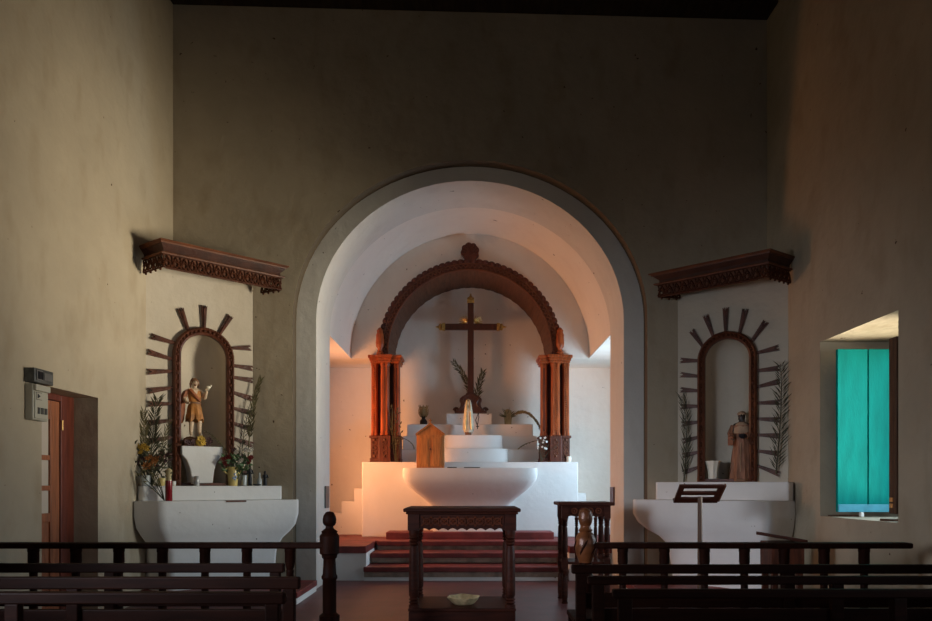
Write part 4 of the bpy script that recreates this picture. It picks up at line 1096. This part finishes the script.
bd = skin('body', J, [(0, 1), (1, 2), (2, 3), (3, 4), (0, 5), (5, 6), (6, 7), (0, 8), (8, 9), (9, 10)], 'cream', st)
m = MB(); m.tube([(0, -.034, .525), (0, -.043, .512), (0, -.036, .508)], [.003, .005, .003], 6)
for s_ in (-1, 1): hand_bits(m, (s_ * .006, -.062, .41), (0, -.15, 1), .8)
m.build('facial_features', 'cream', bd)
n = 22; R = []
for z, r, op in ((.10, .080, 1.15), (.22, .078, .95), (.36, .072, .75), (.46, .058, .62), (.53, .046, .62), (.565, .038, .55)):
    R.append([((r * (1 + .05 * math.sin(9 * k))) * math.sin(-PI + (op / 2) + (2 * PI - op) * k / n + PI * 0 + 0) * 1.0, .008 - r * .85 * math.cos(PI + op / 2 + (2 * PI - op) * k / n + PI) , z) for k in range(n + 1)])
# veil: open at the front (towards -y)
R = []
for z, r, op in ((.09, .090, .55), (.22, .084, .50), (.36, .070, .48), (.45, .058, .50), (.53, .044, .55), (.562, .034, .5), (.585, .006, .5)):
    R.append([(r * math.sin(op + (2 * PI - 2 * op) * k / n), .006 - r * .85 * math.cos(op + (2 * PI - 2 * op) * k / n), z) for k in range(n + 1)])
m = MB(); m.loft(R, closed=False); v_ = m.build('veil', 'cream', st); sd = v_.modifiers.new('thick', 'SOLIDIFY'); sd.thickness = .008; sd.offset = -1
m = MB()
for s_ in (-1, 1): m.tube([(r * s_ * math.sin(op), .006 - r * .87 * math.cos(op), z) for z, r, op in ((.09, .090, .55), (.22, .084, .50), (.36, .070, .48), (.45, .058, .50), (.53, .044, .55), (.57, .032, .5))], .005, 6)
m.build('gilt_hem', 'gold', v_)
# beads hanging beside it
RYY = 11.335
rz_ = thing('rosary', (wx(477, RYY), RYY, wz(429, RYY)), 'dark string of beads with a small cross, hanging from the plinth beside the veiled figurine', 'beads')
m = MB(); x0 = rz_.location.x; z0 = rz_.location.z
pts = [(wx(a, RYY) - x0, 0, wz(b, RYY) - z0) for a, b in ((478, 413.5), (477, 417), (475.6, 420), (476.5, 423), (477.5, 425))]
pts2 = [(wx(a, RYY) - x0, 0, wz(b, RYY) - z0) for a, b in ((478.5, 413.5), (478.8, 417.5), (478.2, 421), (477.5, 425))]
for P in (pts, pts2):
    for a, b in zip(P, P[1:]):
        for k in range(3): c = Vector(a).lerp(Vector(b), k / 3); m.ball(tuple(c), .009, .009, .010, 6, 5)
    m.tube(P, .004, 5)
m.build('bead_string', 'wire', rz_)
m = MB(); m.box(-.007 + pts[-1][0], .007 + pts[-1][0], -.006, .006, -.0, pts[-1][2]); m.box(pts[-1][0] - .024, pts[-1][0] + .024, -.006, .006, pts[-1][2] * .55, pts[-1][2] * .55 + .014); m.build('bead_cross', 'wire', rz_, smooth=0)

# ------------------------------------------------------------------ palms and flowers
def bez(P, n=16):
    P = [Vector(p) for p in P]; out = []
    for i in range(n + 1):
        t = i / n; Q = P[:]
        while len(Q) > 1: Q = [Q[k].lerp(Q[k + 1], t) for k in range(len(Q) - 1)]
        out.append(Q[0])
    return out
def frond(pts, label, nleaf=22, ln=.16, w=.006, ang=.6, mt='palm', start=.15, nrm=(0, -1, 0), seed=1, droop=.02, group=None, name='palm_frond'):
    rnd = random.Random(seed); P = bez(pts, 20); o = P[0].copy()
    t = thing(name, o, label, 'palm frond', group=group)
    m = MB(); m.tube([p - o for p in P], [.008 * (1 - .8 * i / 20) + .0015 for i in range(21)], 6); m.build('stem', mt, t)
    m = MB(); N = Vector(nrm).normalized()
    for k in range(nleaf):
        f = start + (1 - start) * k / nleaf; i = min(19, int(f * 20)); p = P[i].lerp(P[i + 1], f * 20 - i); d = (P[i + 1] - P[i]).normalized(); s = d.cross(N).normalized()
        for sg in (-1, 1):
            a = ang * rnd.uniform(.7, 1.25); L = ln * rnd.uniform(.7, 1.1) * (1 - .45 * f) * (.6 + .4 * min(1, f * 4))
            dr = (d * math.cos(a) + s * sg * math.sin(a) + N * rnd.uniform(-.05, .25)).normalized()
            e = p - o + dr * L; e.z -= droop * L / .15
            m.leafblade(tuple(p - o), tuple(e), w * rnd.uniform(.7, 1.2), tuple(N), .0008)
    q = m.build('leaflets', mt, t, smooth=0); q['kind'] = 'stuff'
    return t
def PT(px, py, Y): return (wx(px, Y), Y, wz(py, Y))
def ch_pt(side, px, py, off=.06):
    """point in front of a chamfer by off metres along its normal, on the given sight line"""
    ch = CHL if side == 'L' else CHR
    A, B = Vector(ch[0]), Vector(ch[1]); d = (B - A).normalized(); n = Vector((d.y, -d.x)) * off
    p = on_line(px, tuple(A + n), tuple(B + n)); return (p[0], p[1], wz(py, p[1]))
def on_slab(px, f):
    """plan point on the left altar shelf; f=0 at the chamfer, 1 at the shelf's front edge"""
    A = (CHL[0][0] * (1 - f) + GLf[1][0] * f, CHL[0][1] * (1 - f) + GLf[1][1] * f); B = (CHL[1][0] * (1 - f) + GLf[2][0] * f, CHL[1][1] * (1 - f) + GLf[2][1] * f)
    return on_line(px, A, B)
frond([ch_pt('L', 247, 486, .10), ch_pt('L', 248, 455, .08), ch_pt('L', 249, 410, .09), ch_pt('L', 261, 378, .10)], 'tall spiky palm frond leaning on the rays right of the bare-legged statue', 22, .19, .010, .35, 'palm', .45, seed=3)
frond([ch_pt('L', 244, 486, .14), ch_pt('L', 240, 465, .10), ch_pt('L', 241, 440, .10), ch_pt('L', 250, 404, .10)], 'shorter palm frond behind the yellow vase, leaning on the rays', 14, .15, .005, .6, 'palmdark', .3, seed=4)
p0 = on_slab(146, .45); P0 = (p0[0], p0[1], 1.241)
frond([P0, ch_pt('L', 152, 462, .12), ch_pt('L', 151, 435, .10), ch_pt('L', 158, 398, .10)], 'tall bushy palm frond standing left of the bare-legged statue', 44, .26, .007, .5, 'palmdark', .3, seed=5)
frond([(P0[0] - .02, P0[1], 1.241), ch_pt('L', 146, 462, .14), ch_pt('L', 143, 440, .12), ch_pt('L', 144, 412, .12)], 'thin palm frond nearest the left wall, beside the left niche', 32, .22, .007, .45, 'palm', .25, seed=6)
frond([(P0[0] + .03, P0[1], 1.241), ch_pt('L', 158, 465, .13), ch_pt('L', 162, 445, .12), ch_pt('L', 170, 418, .12)], 'palm frond arching right across the lower rays of the left niche', 16, .16, .006, .5, 'palm', .35, seed=7)
frond([ch_pt('R', 684, 482, .05), ch_pt('R', 686, 455, .07), ch_pt('R', 689, 425, .07), ch_pt('R', 681.5, 396, .07)], 'slender dark palm frond on the rays left of the dark-faced statue', 30, .26, .006, .38, 'palmdark', .08, seed=8)
frond([ch_pt('R', 776, 474, .05), ch_pt('R', 779, 440, .08), ch_pt('R', 783, 405, .08), ch_pt('R', 780.5, 364, .08)], 'dark bushy palm frond on the rays right of the dark-faced statue', 40, .26, .0065, .62, 'palmdark', .04, seed=9)
frond([PT(472, 412, 11.62), PT(474, 400, 11.6), PT(470, 380, 11.58), PT(453, 361, 11.58)], 'palm frond rising to the left behind the cross', 22, .20, .012, .5, 'palm', .35, seed=10)
frond([PT(473, 412, 11.66), PT(476, 400, 11.64), PT(478, 388, 11.62), PT(483, 371, 11.60)], 'palm frond rising to the right behind the cross', 22, .20, .012, .5, 'palm', .3, seed=11)
frond([(wx(414, 11.22), 11.22, 1.821), PT(415, 447, 11.0), PT(411, 439, 10.85), PT(398, 437, 10.66)], 'thin palm blade arching beside the left pillars of the retable', 6, .05, .004, .3, 'palm', .2, seed=12)
frond([(wx(518, 11.18), 11.18, 1.821), PT(521, 446, 11.0), PT(530, 440, 10.82), PT(546, 440, 10.66)], 'palm blade arching beside the right pillars of the retable', 8, .06, .007, .25, 'palm', .1, seed=13)
# dried bunch with a frond arching right, on the top tier
DYY = 11.5
db = thing('dried_bunch', (wx(508, DYY), DYY, 2.236), 'dried straw-coloured bunch in a wrapper, right on the top tier', 'dried flowers')
m = MB(); m.loft([ring(0, 0, z, r, r * .8, 20, .08, 6) for z, r in ((0, .055), (.08, .06), (.16, .07), (.24, .05), (.26, .02))]); m.build('wrapper', 'straw', db)
m = MB(); rr = random.Random(3)
for k in range(34):
    a = rr.uniform(0, PI); L = rr.uniform(.12, .24); m.leafblade((rr.uniform(-.03, .03), rr.uniform(-.05, .03), .12), (L * .75 * math.cos(a), rr.uniform(-.1, .05), .14 + L * math.sin(a) * .75), .008, (0, -1, 0))
q = m.build('dry_leaves', 'palm', db, smooth=0); q['kind'] = 'stuff'
frond([PT(510, 420, DYY), PT(516, 408, 11.4), PT(532, 408, 11.3), PT(540, 428, 11.2)], 'palm frond arching down to the right from the dried bunch', 24, .12, .012, .3, 'palm', .2, seed=14)
# metal urn on the left of the top tier
u = thing('metal_urn', (wx(423.5, DYY), DYY, 2.236), 'small openwork metal urn, left on the top tier', 'urn')
m = MB(); m.lathe([(.06, 0), (.06, .06), (.05, .08), (.03, .10), (.03, .12), (.055, .14)], (0, 0, 0), 12); m.build('urn_foot', 'blackish', u)
m = MB()
for k in range(8):
    a = 2 * PI * k / 8; m.tube([(r * math.cos(a), r * math.sin(a), z) for r, z in ((.045, .13), (.075, .18), (.08, .24), (.065, .29), (.08, .32))], .007, 6)
for r, z in ((.078, .20), (.067, .29)): m.tube([(r * math.cos(2 * PI * k / 20), r * math.sin(2 * PI * k / 20), z) for k in range(21)], .007, 6)
m.lathe([(.0, .14), (.05, .15), (.06, .2), (.055, .26), (.0, .3)], (0, 0, 0), 12); m.build('urn_basket', 'straw', u)
# white blossoms at the foot of the right pillars
wf = thing('white_blossoms', (wx(541.5, 10.7), 10.775, 1.604), 'white blossom spray before the right pillars of the retable', 'flowers')
m = MB(); 
for a, b in ((0, .38), (.05, .30), (-.04, .33), (.12, .28), (.24, .26)): m.tube([(0, 0, 0), (a * .4, -.02, b * .5), (a, -.03, b)], .004, 5)
m.build('twigs', 'palmdark', wf)
m = MB(); rr = random.Random(5)
for k in range(12): flower(m, (rr.uniform(-.05, .09), -.04, rr.uniform(.18, .38)), .022, 5)
m.build('blossoms', 'whitep', wf)
tw = thing('dry_twigs', (wx(396, 10.7), 10.775, 1.604), 'thin dark twigs standing before the left pillars of the retable', 'twigs')
m = MB(); rr = random.Random(8)
for k in range(9): a = rr.uniform(-.10, .07); b = rr.uniform(.35, .85); m.tube([(a * .2, 0, 0), (a * .5 + rr.uniform(-.03, .03), -.015, b * .5), (a, -.02, b)], .005, 5)
m.build('stems', 'palmdark', tw)
m = MB()
for k in range(40): p = (rr.uniform(-.09, .07), -.02, rr.uniform(.2, .85)); m.leafblade(p, (p[0] + rr.uniform(-.05, .05), p[1] - .02, p[2] + rr.uniform(0, .06)), .012, (0, -1, 0))
q = m.build('leaves', 'palmdark', tw, smooth=0); q['kind'] = 'stuff'
# stub candles
m = MB(); m.lathe([(.038, 0), (.040, .004), (.040, .085), (.034, .088), (.005, .08)], (0, 0, 0), 14); tag(m.build('white_candle', 'wax', loc=(wx(568.6, 10.82), 10.80, 1.604)), 'short white candle at the right end of the high altar', 'candle')
m = MB(); m.tube([(-.07, 0, .010), (0, .005, .010), (.07, 0, .010)], .010, 6); tag(m.build('dark_rod', 'blackish', loc=(wx(452, 10.5), 10.5, 1.501)), 'short dark rod lying right of the tabernacle', 'rod')
m = MB(); m.box(-.12, .12, -.05, .05, 0, .016); tag(m.build('dark_tray', 'blackish', loc=(wx(472, 10.5), 10.5, 1.501), smooth=0, bevel=.003), 'thin dark tray on the altar table in front of the tiers', 'tray')

# ---- things on the left corner altar
def bunch(name, base, label, spec, stems, rot=0, mstem='leaf', seed=1, leafn=0, leafbox=None):
    t = thing(name, base, label, 'flowers', rz=rot); rr = random.Random(seed)
    m = MB()
    for s_ in stems: m.tube([(0 if len(s_) < 7 else s_[6], 0, 0), (s_[0] * .5, s_[1] * .5, s_[2] * .55), s_[:3]], .004, 5)
    m.build('stems', mstem, t)
    for nm, mt, pts, r, n in spec:
        for p in pts: m = MB(); flower(m, p, r * rr.uniform(.8, 1.15), n); m.build(nm, mt, t, smooth=0)
    if leafn:
        m = MB(); (x0, x1, y0, y1, z0, z1) = leafbox
        for k in range(leafn):
            p = Vector((rr.uniform(x0, x1), rr.uniform(y0, y1), rr.uniform(z0, z1))); d = Vector((rr.uniform(-1, 1), rr.uniform(-.8, .3), rr.uniform(-.3, 1))).normalized() * rr.uniform(.04, .09)
            m.leafblade(tuple(p), tuple(p + d), .014, (0, -1, .2), .002)
        q = m.build('leaves', mstem, t, smooth=0); q['kind'] = 'stuff'
    return t
a = on_slab(150, .72); rr = random.Random(21)
Ya = a[1]
def rel(px, py, dy=0): return (wx(px, Ya + dy) - a[0], dy, wz(py, Ya + dy) - 1.241)
pts_y = [rel(x, y, -.05) for x, y in ((136.5, 446), (140, 448), (144, 446.5), (147.5, 449), (141, 452))]
pts_o = [rel(x, y, -.06) for x, y in ((149, 458), (152.5, 463), (147, 466), (156, 460))]
pts_d = [rel(x, y, -.05) for x, y in ((163, 452), (168, 455), (160, 458), (165, 461), (171, 459), (158, 467), (142, 460), (137, 463), (133.5, 455))]
bunch('flower_bunch', (a[0], a[1], 1.241), 'dried yellow, orange and dusky flowers at the left end of the corner altar', [('yellow_flower', 'yellow', pts_y, .045, 8), ('orange_flower', 'orange', pts_o, .05, 8), ('dusky_flower', 'purple', pts_d, .038, 7)],
      [(*p, 0, 0, 0, 0.02) for p in pts_y + pts_o + pts_d], 0, 'palmdark', 4, 100, (-.14, .24, -.12, .03, .08, .44))
for k in range(0): pass
# spray of stalks hanging over the shelf edge
p = on_line(165, (-3.18 * .9 + -3.42 * .1, 7.25), (-2.05, 8.08))
b1 = on_line(165.5, (-3.28, 7.29), (-2.03, 8.12))
ss = thing('stalk_spray', (b1[0], b1[1], 1.082), 'dry flower stalks leaning beside the red candle glass', 'twigs')
m = MB()
for tx, ty in ((141, 474), (147, 470), (152, 468), (157, 474), (144, 482)):
    e = Vector((wx(tx, Ya - .22) - b1[0], Ya - .22 - b1[1], wz(ty, Ya - .22) - 1.082)); m.tube([(-.01, 0, .004), tuple(e * .5 + Vector((0, 0, .01))), tuple(e)], .0045, 5)
m.build('stalks', 'palmdark', ss)
m = MB(); rr = random.Random(31)
for k in range(26):
    tx, ty = rr.choice(((141, 474), (147, 470), (152, 468), (157, 474))); f = rr.uniform(.35, 1); e = Vector((wx(tx, Ya - .22) - b1[0], Ya - .22 - b1[1], wz(ty, Ya - .22) - 1.082)) * f
    m.leafblade(tuple(e), tuple(e + Vector((rr.uniform(-.06, .03), -.02, rr.uniform(0, .07)))), .008, (0, -1, 0))
q = m.build('dry_leaves', 'palm', ss, smooth=0); q['kind'] = 'stuff'
# red candle glass
b2 = on_line(168.8, (-3.27, 7.275), (-2.03, 8.12)); Yc = b2[1]
rg = thing('candle_glass', (b2[0], Yc, 1.082), 'tall red candle glass with a pale yellow candle, before the shelf', 'candle')
h1 = wz(480.5, Yc) - 1.082
m = MB(); m.lathe([(.033, 0), (.036, .008), (.036, h1), (.030, h1), (.030, .02), (.0, .018)], (0, 0, 0), 16); m.build('glass', 'redglass', rg)
m = MB(); m.lathe([(.029, .02), (.029, h1 + .02), (.022, h1 + .04), (.034, h1 + .075), (.032, h1 + .11), (.012, h1 + .13)], (0, 0, 0), 14); m.build('candle_stick', 'straw', rg)
def on_shelf(px, f): p = on_slab(px, f); return (p[0], p[1], 1.241)
def small(name, px, f, prof, mt, label, cat, seg=14):
    m = MB(); m.lathe(prof, (0, 0, 0), seg); return tag(m.build(name, mt, loc=on_shelf(px, f)), label, cat)
Yk = on_slab(196.5, .6)[1]; H = wz(476, Yk) - 1.241
small('foil_candle', 196.7, .6, [(.028, 0), (.030, .005), (.029, H * .45), (.031, H * .5), (.029, H * .55), (.028, H - .01), (.02, H)], 'silver', 'small silver candle in the middle of the left altar shelf', 'candle')
small('yellow_cup', 161.5, .75, [(.025, 0), (.036, .02), (.04, .07), (.034, .085), (.03, .07), (.02, .02)], 'yvase', 'small yellow cup left of the red candle glass', 'cup')
small('glass_tumbler', 146, .93, [(.04, 0), (.042, .005), (.046, .11), (.042, .11), (.038, .01), (.0, .008)], 'glass', 'small clear tumbler at the left front of the altar shelf', 'glass')
m = MB(); m.prism([(-.17, 0), (.17, 0), (.15, .035), (-.15, .03)], -.04, .04, lambda p, h: (p[0], h, p[1])); pp = on_shelf(210, .42)
tag(m.build('wooden_tray', 'frame', loc=pp, rz=RL, smooth=0, bevel=.004), 'low dark red wooden tray between the silver candle and the yellow vase', 'tray')
# yellow vase and its bouquet
vp = on_shelf(233, .62); Yv = vp[1]; H = wz(467, Yv) - 1.241
yv = thing('yellow_vase', vp, 'yellow two-handled vase with a painted dark figure, right on the left altar', 'vase', rz=RL)
m = MB(); m.lathe([(.045, 0), (.05, .01), (.055, H * .4), (.062, H * .7), (.055, H * .88), (.068, H), (.060, H), (.048, H * .86), (.05, H * .4), (.0, .02)], (0, 0, 0), 20); vb = m.build('vase_body', 'yvase', yv)
for s_ in (-1, 1): m = MB(); m.tube([(s_ * .056, 0, H * .62), (s_ * .09, 0, H * .72), (s_ * .095, 0, H * .86), (s_ * .06, 0, H * .93)], .009, 6); m.build('handle', 'yvase', yv)
m = MB(); 
for x, z, r in ((-.012, .42, .014), (.012, .48, .016), (0, .62, .013), (.006, .35, .012)): m.ball((x, -.053 - (z - .4) * .02, z * H), r, .006, r * 1.2, 8, 5)
m.build('painted_motif', 'blueg', vb)
def rv(px, py, dy=-.02): return (wx(px, Yv + dy) - vp[0], dy, wz(py, Yv + dy) - 1.241 - .0)
fr_ = [rv(x, y, -.05) for x, y in ((225, 459), (226.5, 463), (251, 458), (249.5, 462), (229, 457))]
fw_ = [rv(x, y, -.06) for x, y in ((241.5, 461), (246, 450), (251, 450.5), (237, 452))]
fp_ = [rv(x, y, -.03) for x, y in ((234, 450), (244, 456), (232, 463))]
bq = bunch('flower_bouquet', (vp[0], vp[1], 1.241 + .03), 'red and white flower bouquet in the yellow two-handled vase', [('red_flower', 'redp', fr_, .045, 8), ('white_flower', 'whitep', fw_, .04, 8), ('dusky_flower', 'purple', fp_, .035, 7)],
           [p for p in fr_ + fw_ + fp_], 0, 'leaf', 6, 110, (-.10, .20, -.07, .05, .17, .33))
bq.location.z = 1.241
for ch in bq.children: pass
frond([(vp[0], vp[1], 1.241 + .06), PT(232, 462, Yv), PT(226, 441, Yv - .02), PT(204, 430.5, Yv - .05)], 'thin grassy blade arching left from the yellow vase', 10, .10, .004, .25, 'palm', .4, seed=15)
# dark figurines and small glasses at the right end
def figurine(px, f, pt, mt, label, arms=True):
    pos = on_shelf(px, f); H = wz(pt, pos[1]) - 1.241
    t = thing('dark_figurine', pos, label, 'figurine', rz=RL)
    m = MB(); m.loft([ring(0, 0, H * z, r, r * .8, 14, .04, 4) for z, r in ((0, .028), (.04, .030), (.06, .022), (.3, .024), (.55, .020), (.68, .026), (.76, .022), (.80, .009), (.85, .013), (.92, .016), (.98, .010), (1.0, .002))]); m.build('figure', mt, t)
    if arms:
        m = MB(); m.tube([(-.024, 0, H * .73), (-.034, -.012, H * .55), (-.004, -.03, H * .56)], [.008, .007, .006], 6); m.tube([(.024, 0, H * .73), (.034, -.012, H * .55), (.004, -.03, H * .58)], [.008, .007, .006], 6); m.build('arms', mt, t)
    return t
figurine(250, .62, 464, 'blackish', 'taller dark figurine just right of the yellow vase')
figurine(265, .72, 471, 'blackish', 'dark figurine at the right end of the left altar shelf')
small('clear_bottle', 259.5, .68, [(.026, 0), (.028, .01), (.028, .07), (.012, .10), (.010, .15), (.012, .152), (.0, .15)], 'glass', 'small clear bottle between the two dark figurines', 'bottle')
small('dark_dish', 257.0, .95, [(.02, 0), (.045, .015), (.05, .022), (.04, .02), (.0, .012)], 'blackish', 'small dark dish in front of the clear bottle', 'dish')
small('grey_glass', 244.2, .72, [(.024, 0), (.028, .003), (.030, .12), (.027, .12), (.023, .01), (.0, .008)], 'glass', 'small clear glass touching distance right of the yellow vase', 'glass')
small('white_cup', 173.6, .50, [(.018, 0), (.022, .005), (.024, .05), (.02, .05), (.015, .01), (0, .008)], 'whitep', 'tiny white cup right of the red candle glass', 'cup')

# ------------------------------------------------------------------ light
W = bpy.data.worlds.new('sky'); bpy.context.scene.world = W; W.use_nodes = True
bg = W.node_tree.nodes['Background']; bg.inputs[0].default_value = (.62, .78, 1.0, 1); bg.inputs[1].default_value = .9
def area(name, loc, rot, sx, sy, power, col, spread=180):
    l = bpy.data.lights.new(name, 'AREA'); l.shape = 'RECTANGLE'; l.size = sx; l.size_y = sy; l.energy = power; l.color = col; l.spread = math.radians(spread)
    o = bpy.data.objects.new(name, l); C.objects.link(o); o.location = loc; o.rotation_euler = rot; return o
# daylight: sky light falling in and sunlit-ground light rising in at the openings, and added fill at the near, left and high rear openings
WZC = (WZ0 + WZ1) / 2
R_ = math.radians
area('sky_right_window', (4.37, 6.22, WZC), (0, R_(80), R_(-6)), WZ1 - WZ0 - .2, .96, 27, (.66, .86, 1.0), 85)
area('ground_right_window', (4.36, 6.22, WZC), (0, R_(103), R_(-7)), WZ1 - WZ0 - .2, .96, 42, (1.0, .87, .63), 46)
area('warm_fill_outside', (7.0, .0, .8), (0, R_(105), R_(17)), 1.5, .7, 80, (1.0, .74, .40), 120)  # small warm lamp added outside, to edge the light on the left wall
area('fill_near_window', (4.40, (VY0 + VY1) / 2, (VZ0 + VZ1) / 2), (0, R_(84), R_(-38)), VZ1 - VZ0 - .1, VY1 - VY0 - .1, 10, (.86, .90, 1.0), 90)  # added fill in the unseen near window
by, bz = (BW[0] + BW[1]) / 2, (BW[2] + BW[3]) / 2
area('sky_bay_right', (XB + .2, by, bz), (0, PI / 2, R_(-20)), BW[3] - BW[2] - .1, BW[1] - BW[0] - .1, 74, (.50, .77, 1.0))
area('glow_bay_left', (-XB - .2, by, bz), (0, -PI / 2, R_(20)), BW[3] - BW[2] - .1, BW[1] - BW[0] - .1, 62, (1.0, .41, .16), 130)
area('fill_left_window', (-HX - .25, (LY0 + LY1) / 2, (LZ0 + LZ1) / 2), (0, R_(-79), R_(44)), LZ1 - LZ0 - .1, LY1 - LY0 - .3, 30, (.80, .87, 1.0), 58)  # fill through the added left window, for the right side of the nave
area('sky_entrance', (0, -4.9, 1.35), (PI / 2, 0, 0), 1.7, 2.4, 20, (.64, .80, 1.0))
area('warm_fill_rear', (0, -4.9, 4.7), (PI / 2, 0, 0), 1.1, 1.3, 2, (1.0, .68, .36))  # warm fill for the upper walls, at the added rear opening
area('sky_door', (-4.3, 6.1, 1.3), (0, -PI / 2, 0), 1.4, .6, 8, (1, .85, .7))
m = MB(); m.add([(-60, -60, -.25), (60, -60, -.25), (60, 60, -.25), (-60, 60, -.25)], [(0, 1, 2, 3)]); struct(m.build('ground', 'ground', smooth=0))
sc = bpy.context.scene
sc.view_settings.view_transform = 'Standard'; sc.view_settings.look = 'None'; sc.view_settings.gamma = 1; sc.view_settings.use_curve_mapping = False
sc.view_settings.exposure = -0.1
sc.cycles.max_bounces = 8; sc.cycles.diffuse_bounces = 5; sc.cycles.sample_clamp_indirect = 4
sc.cycles.use_denoising = True
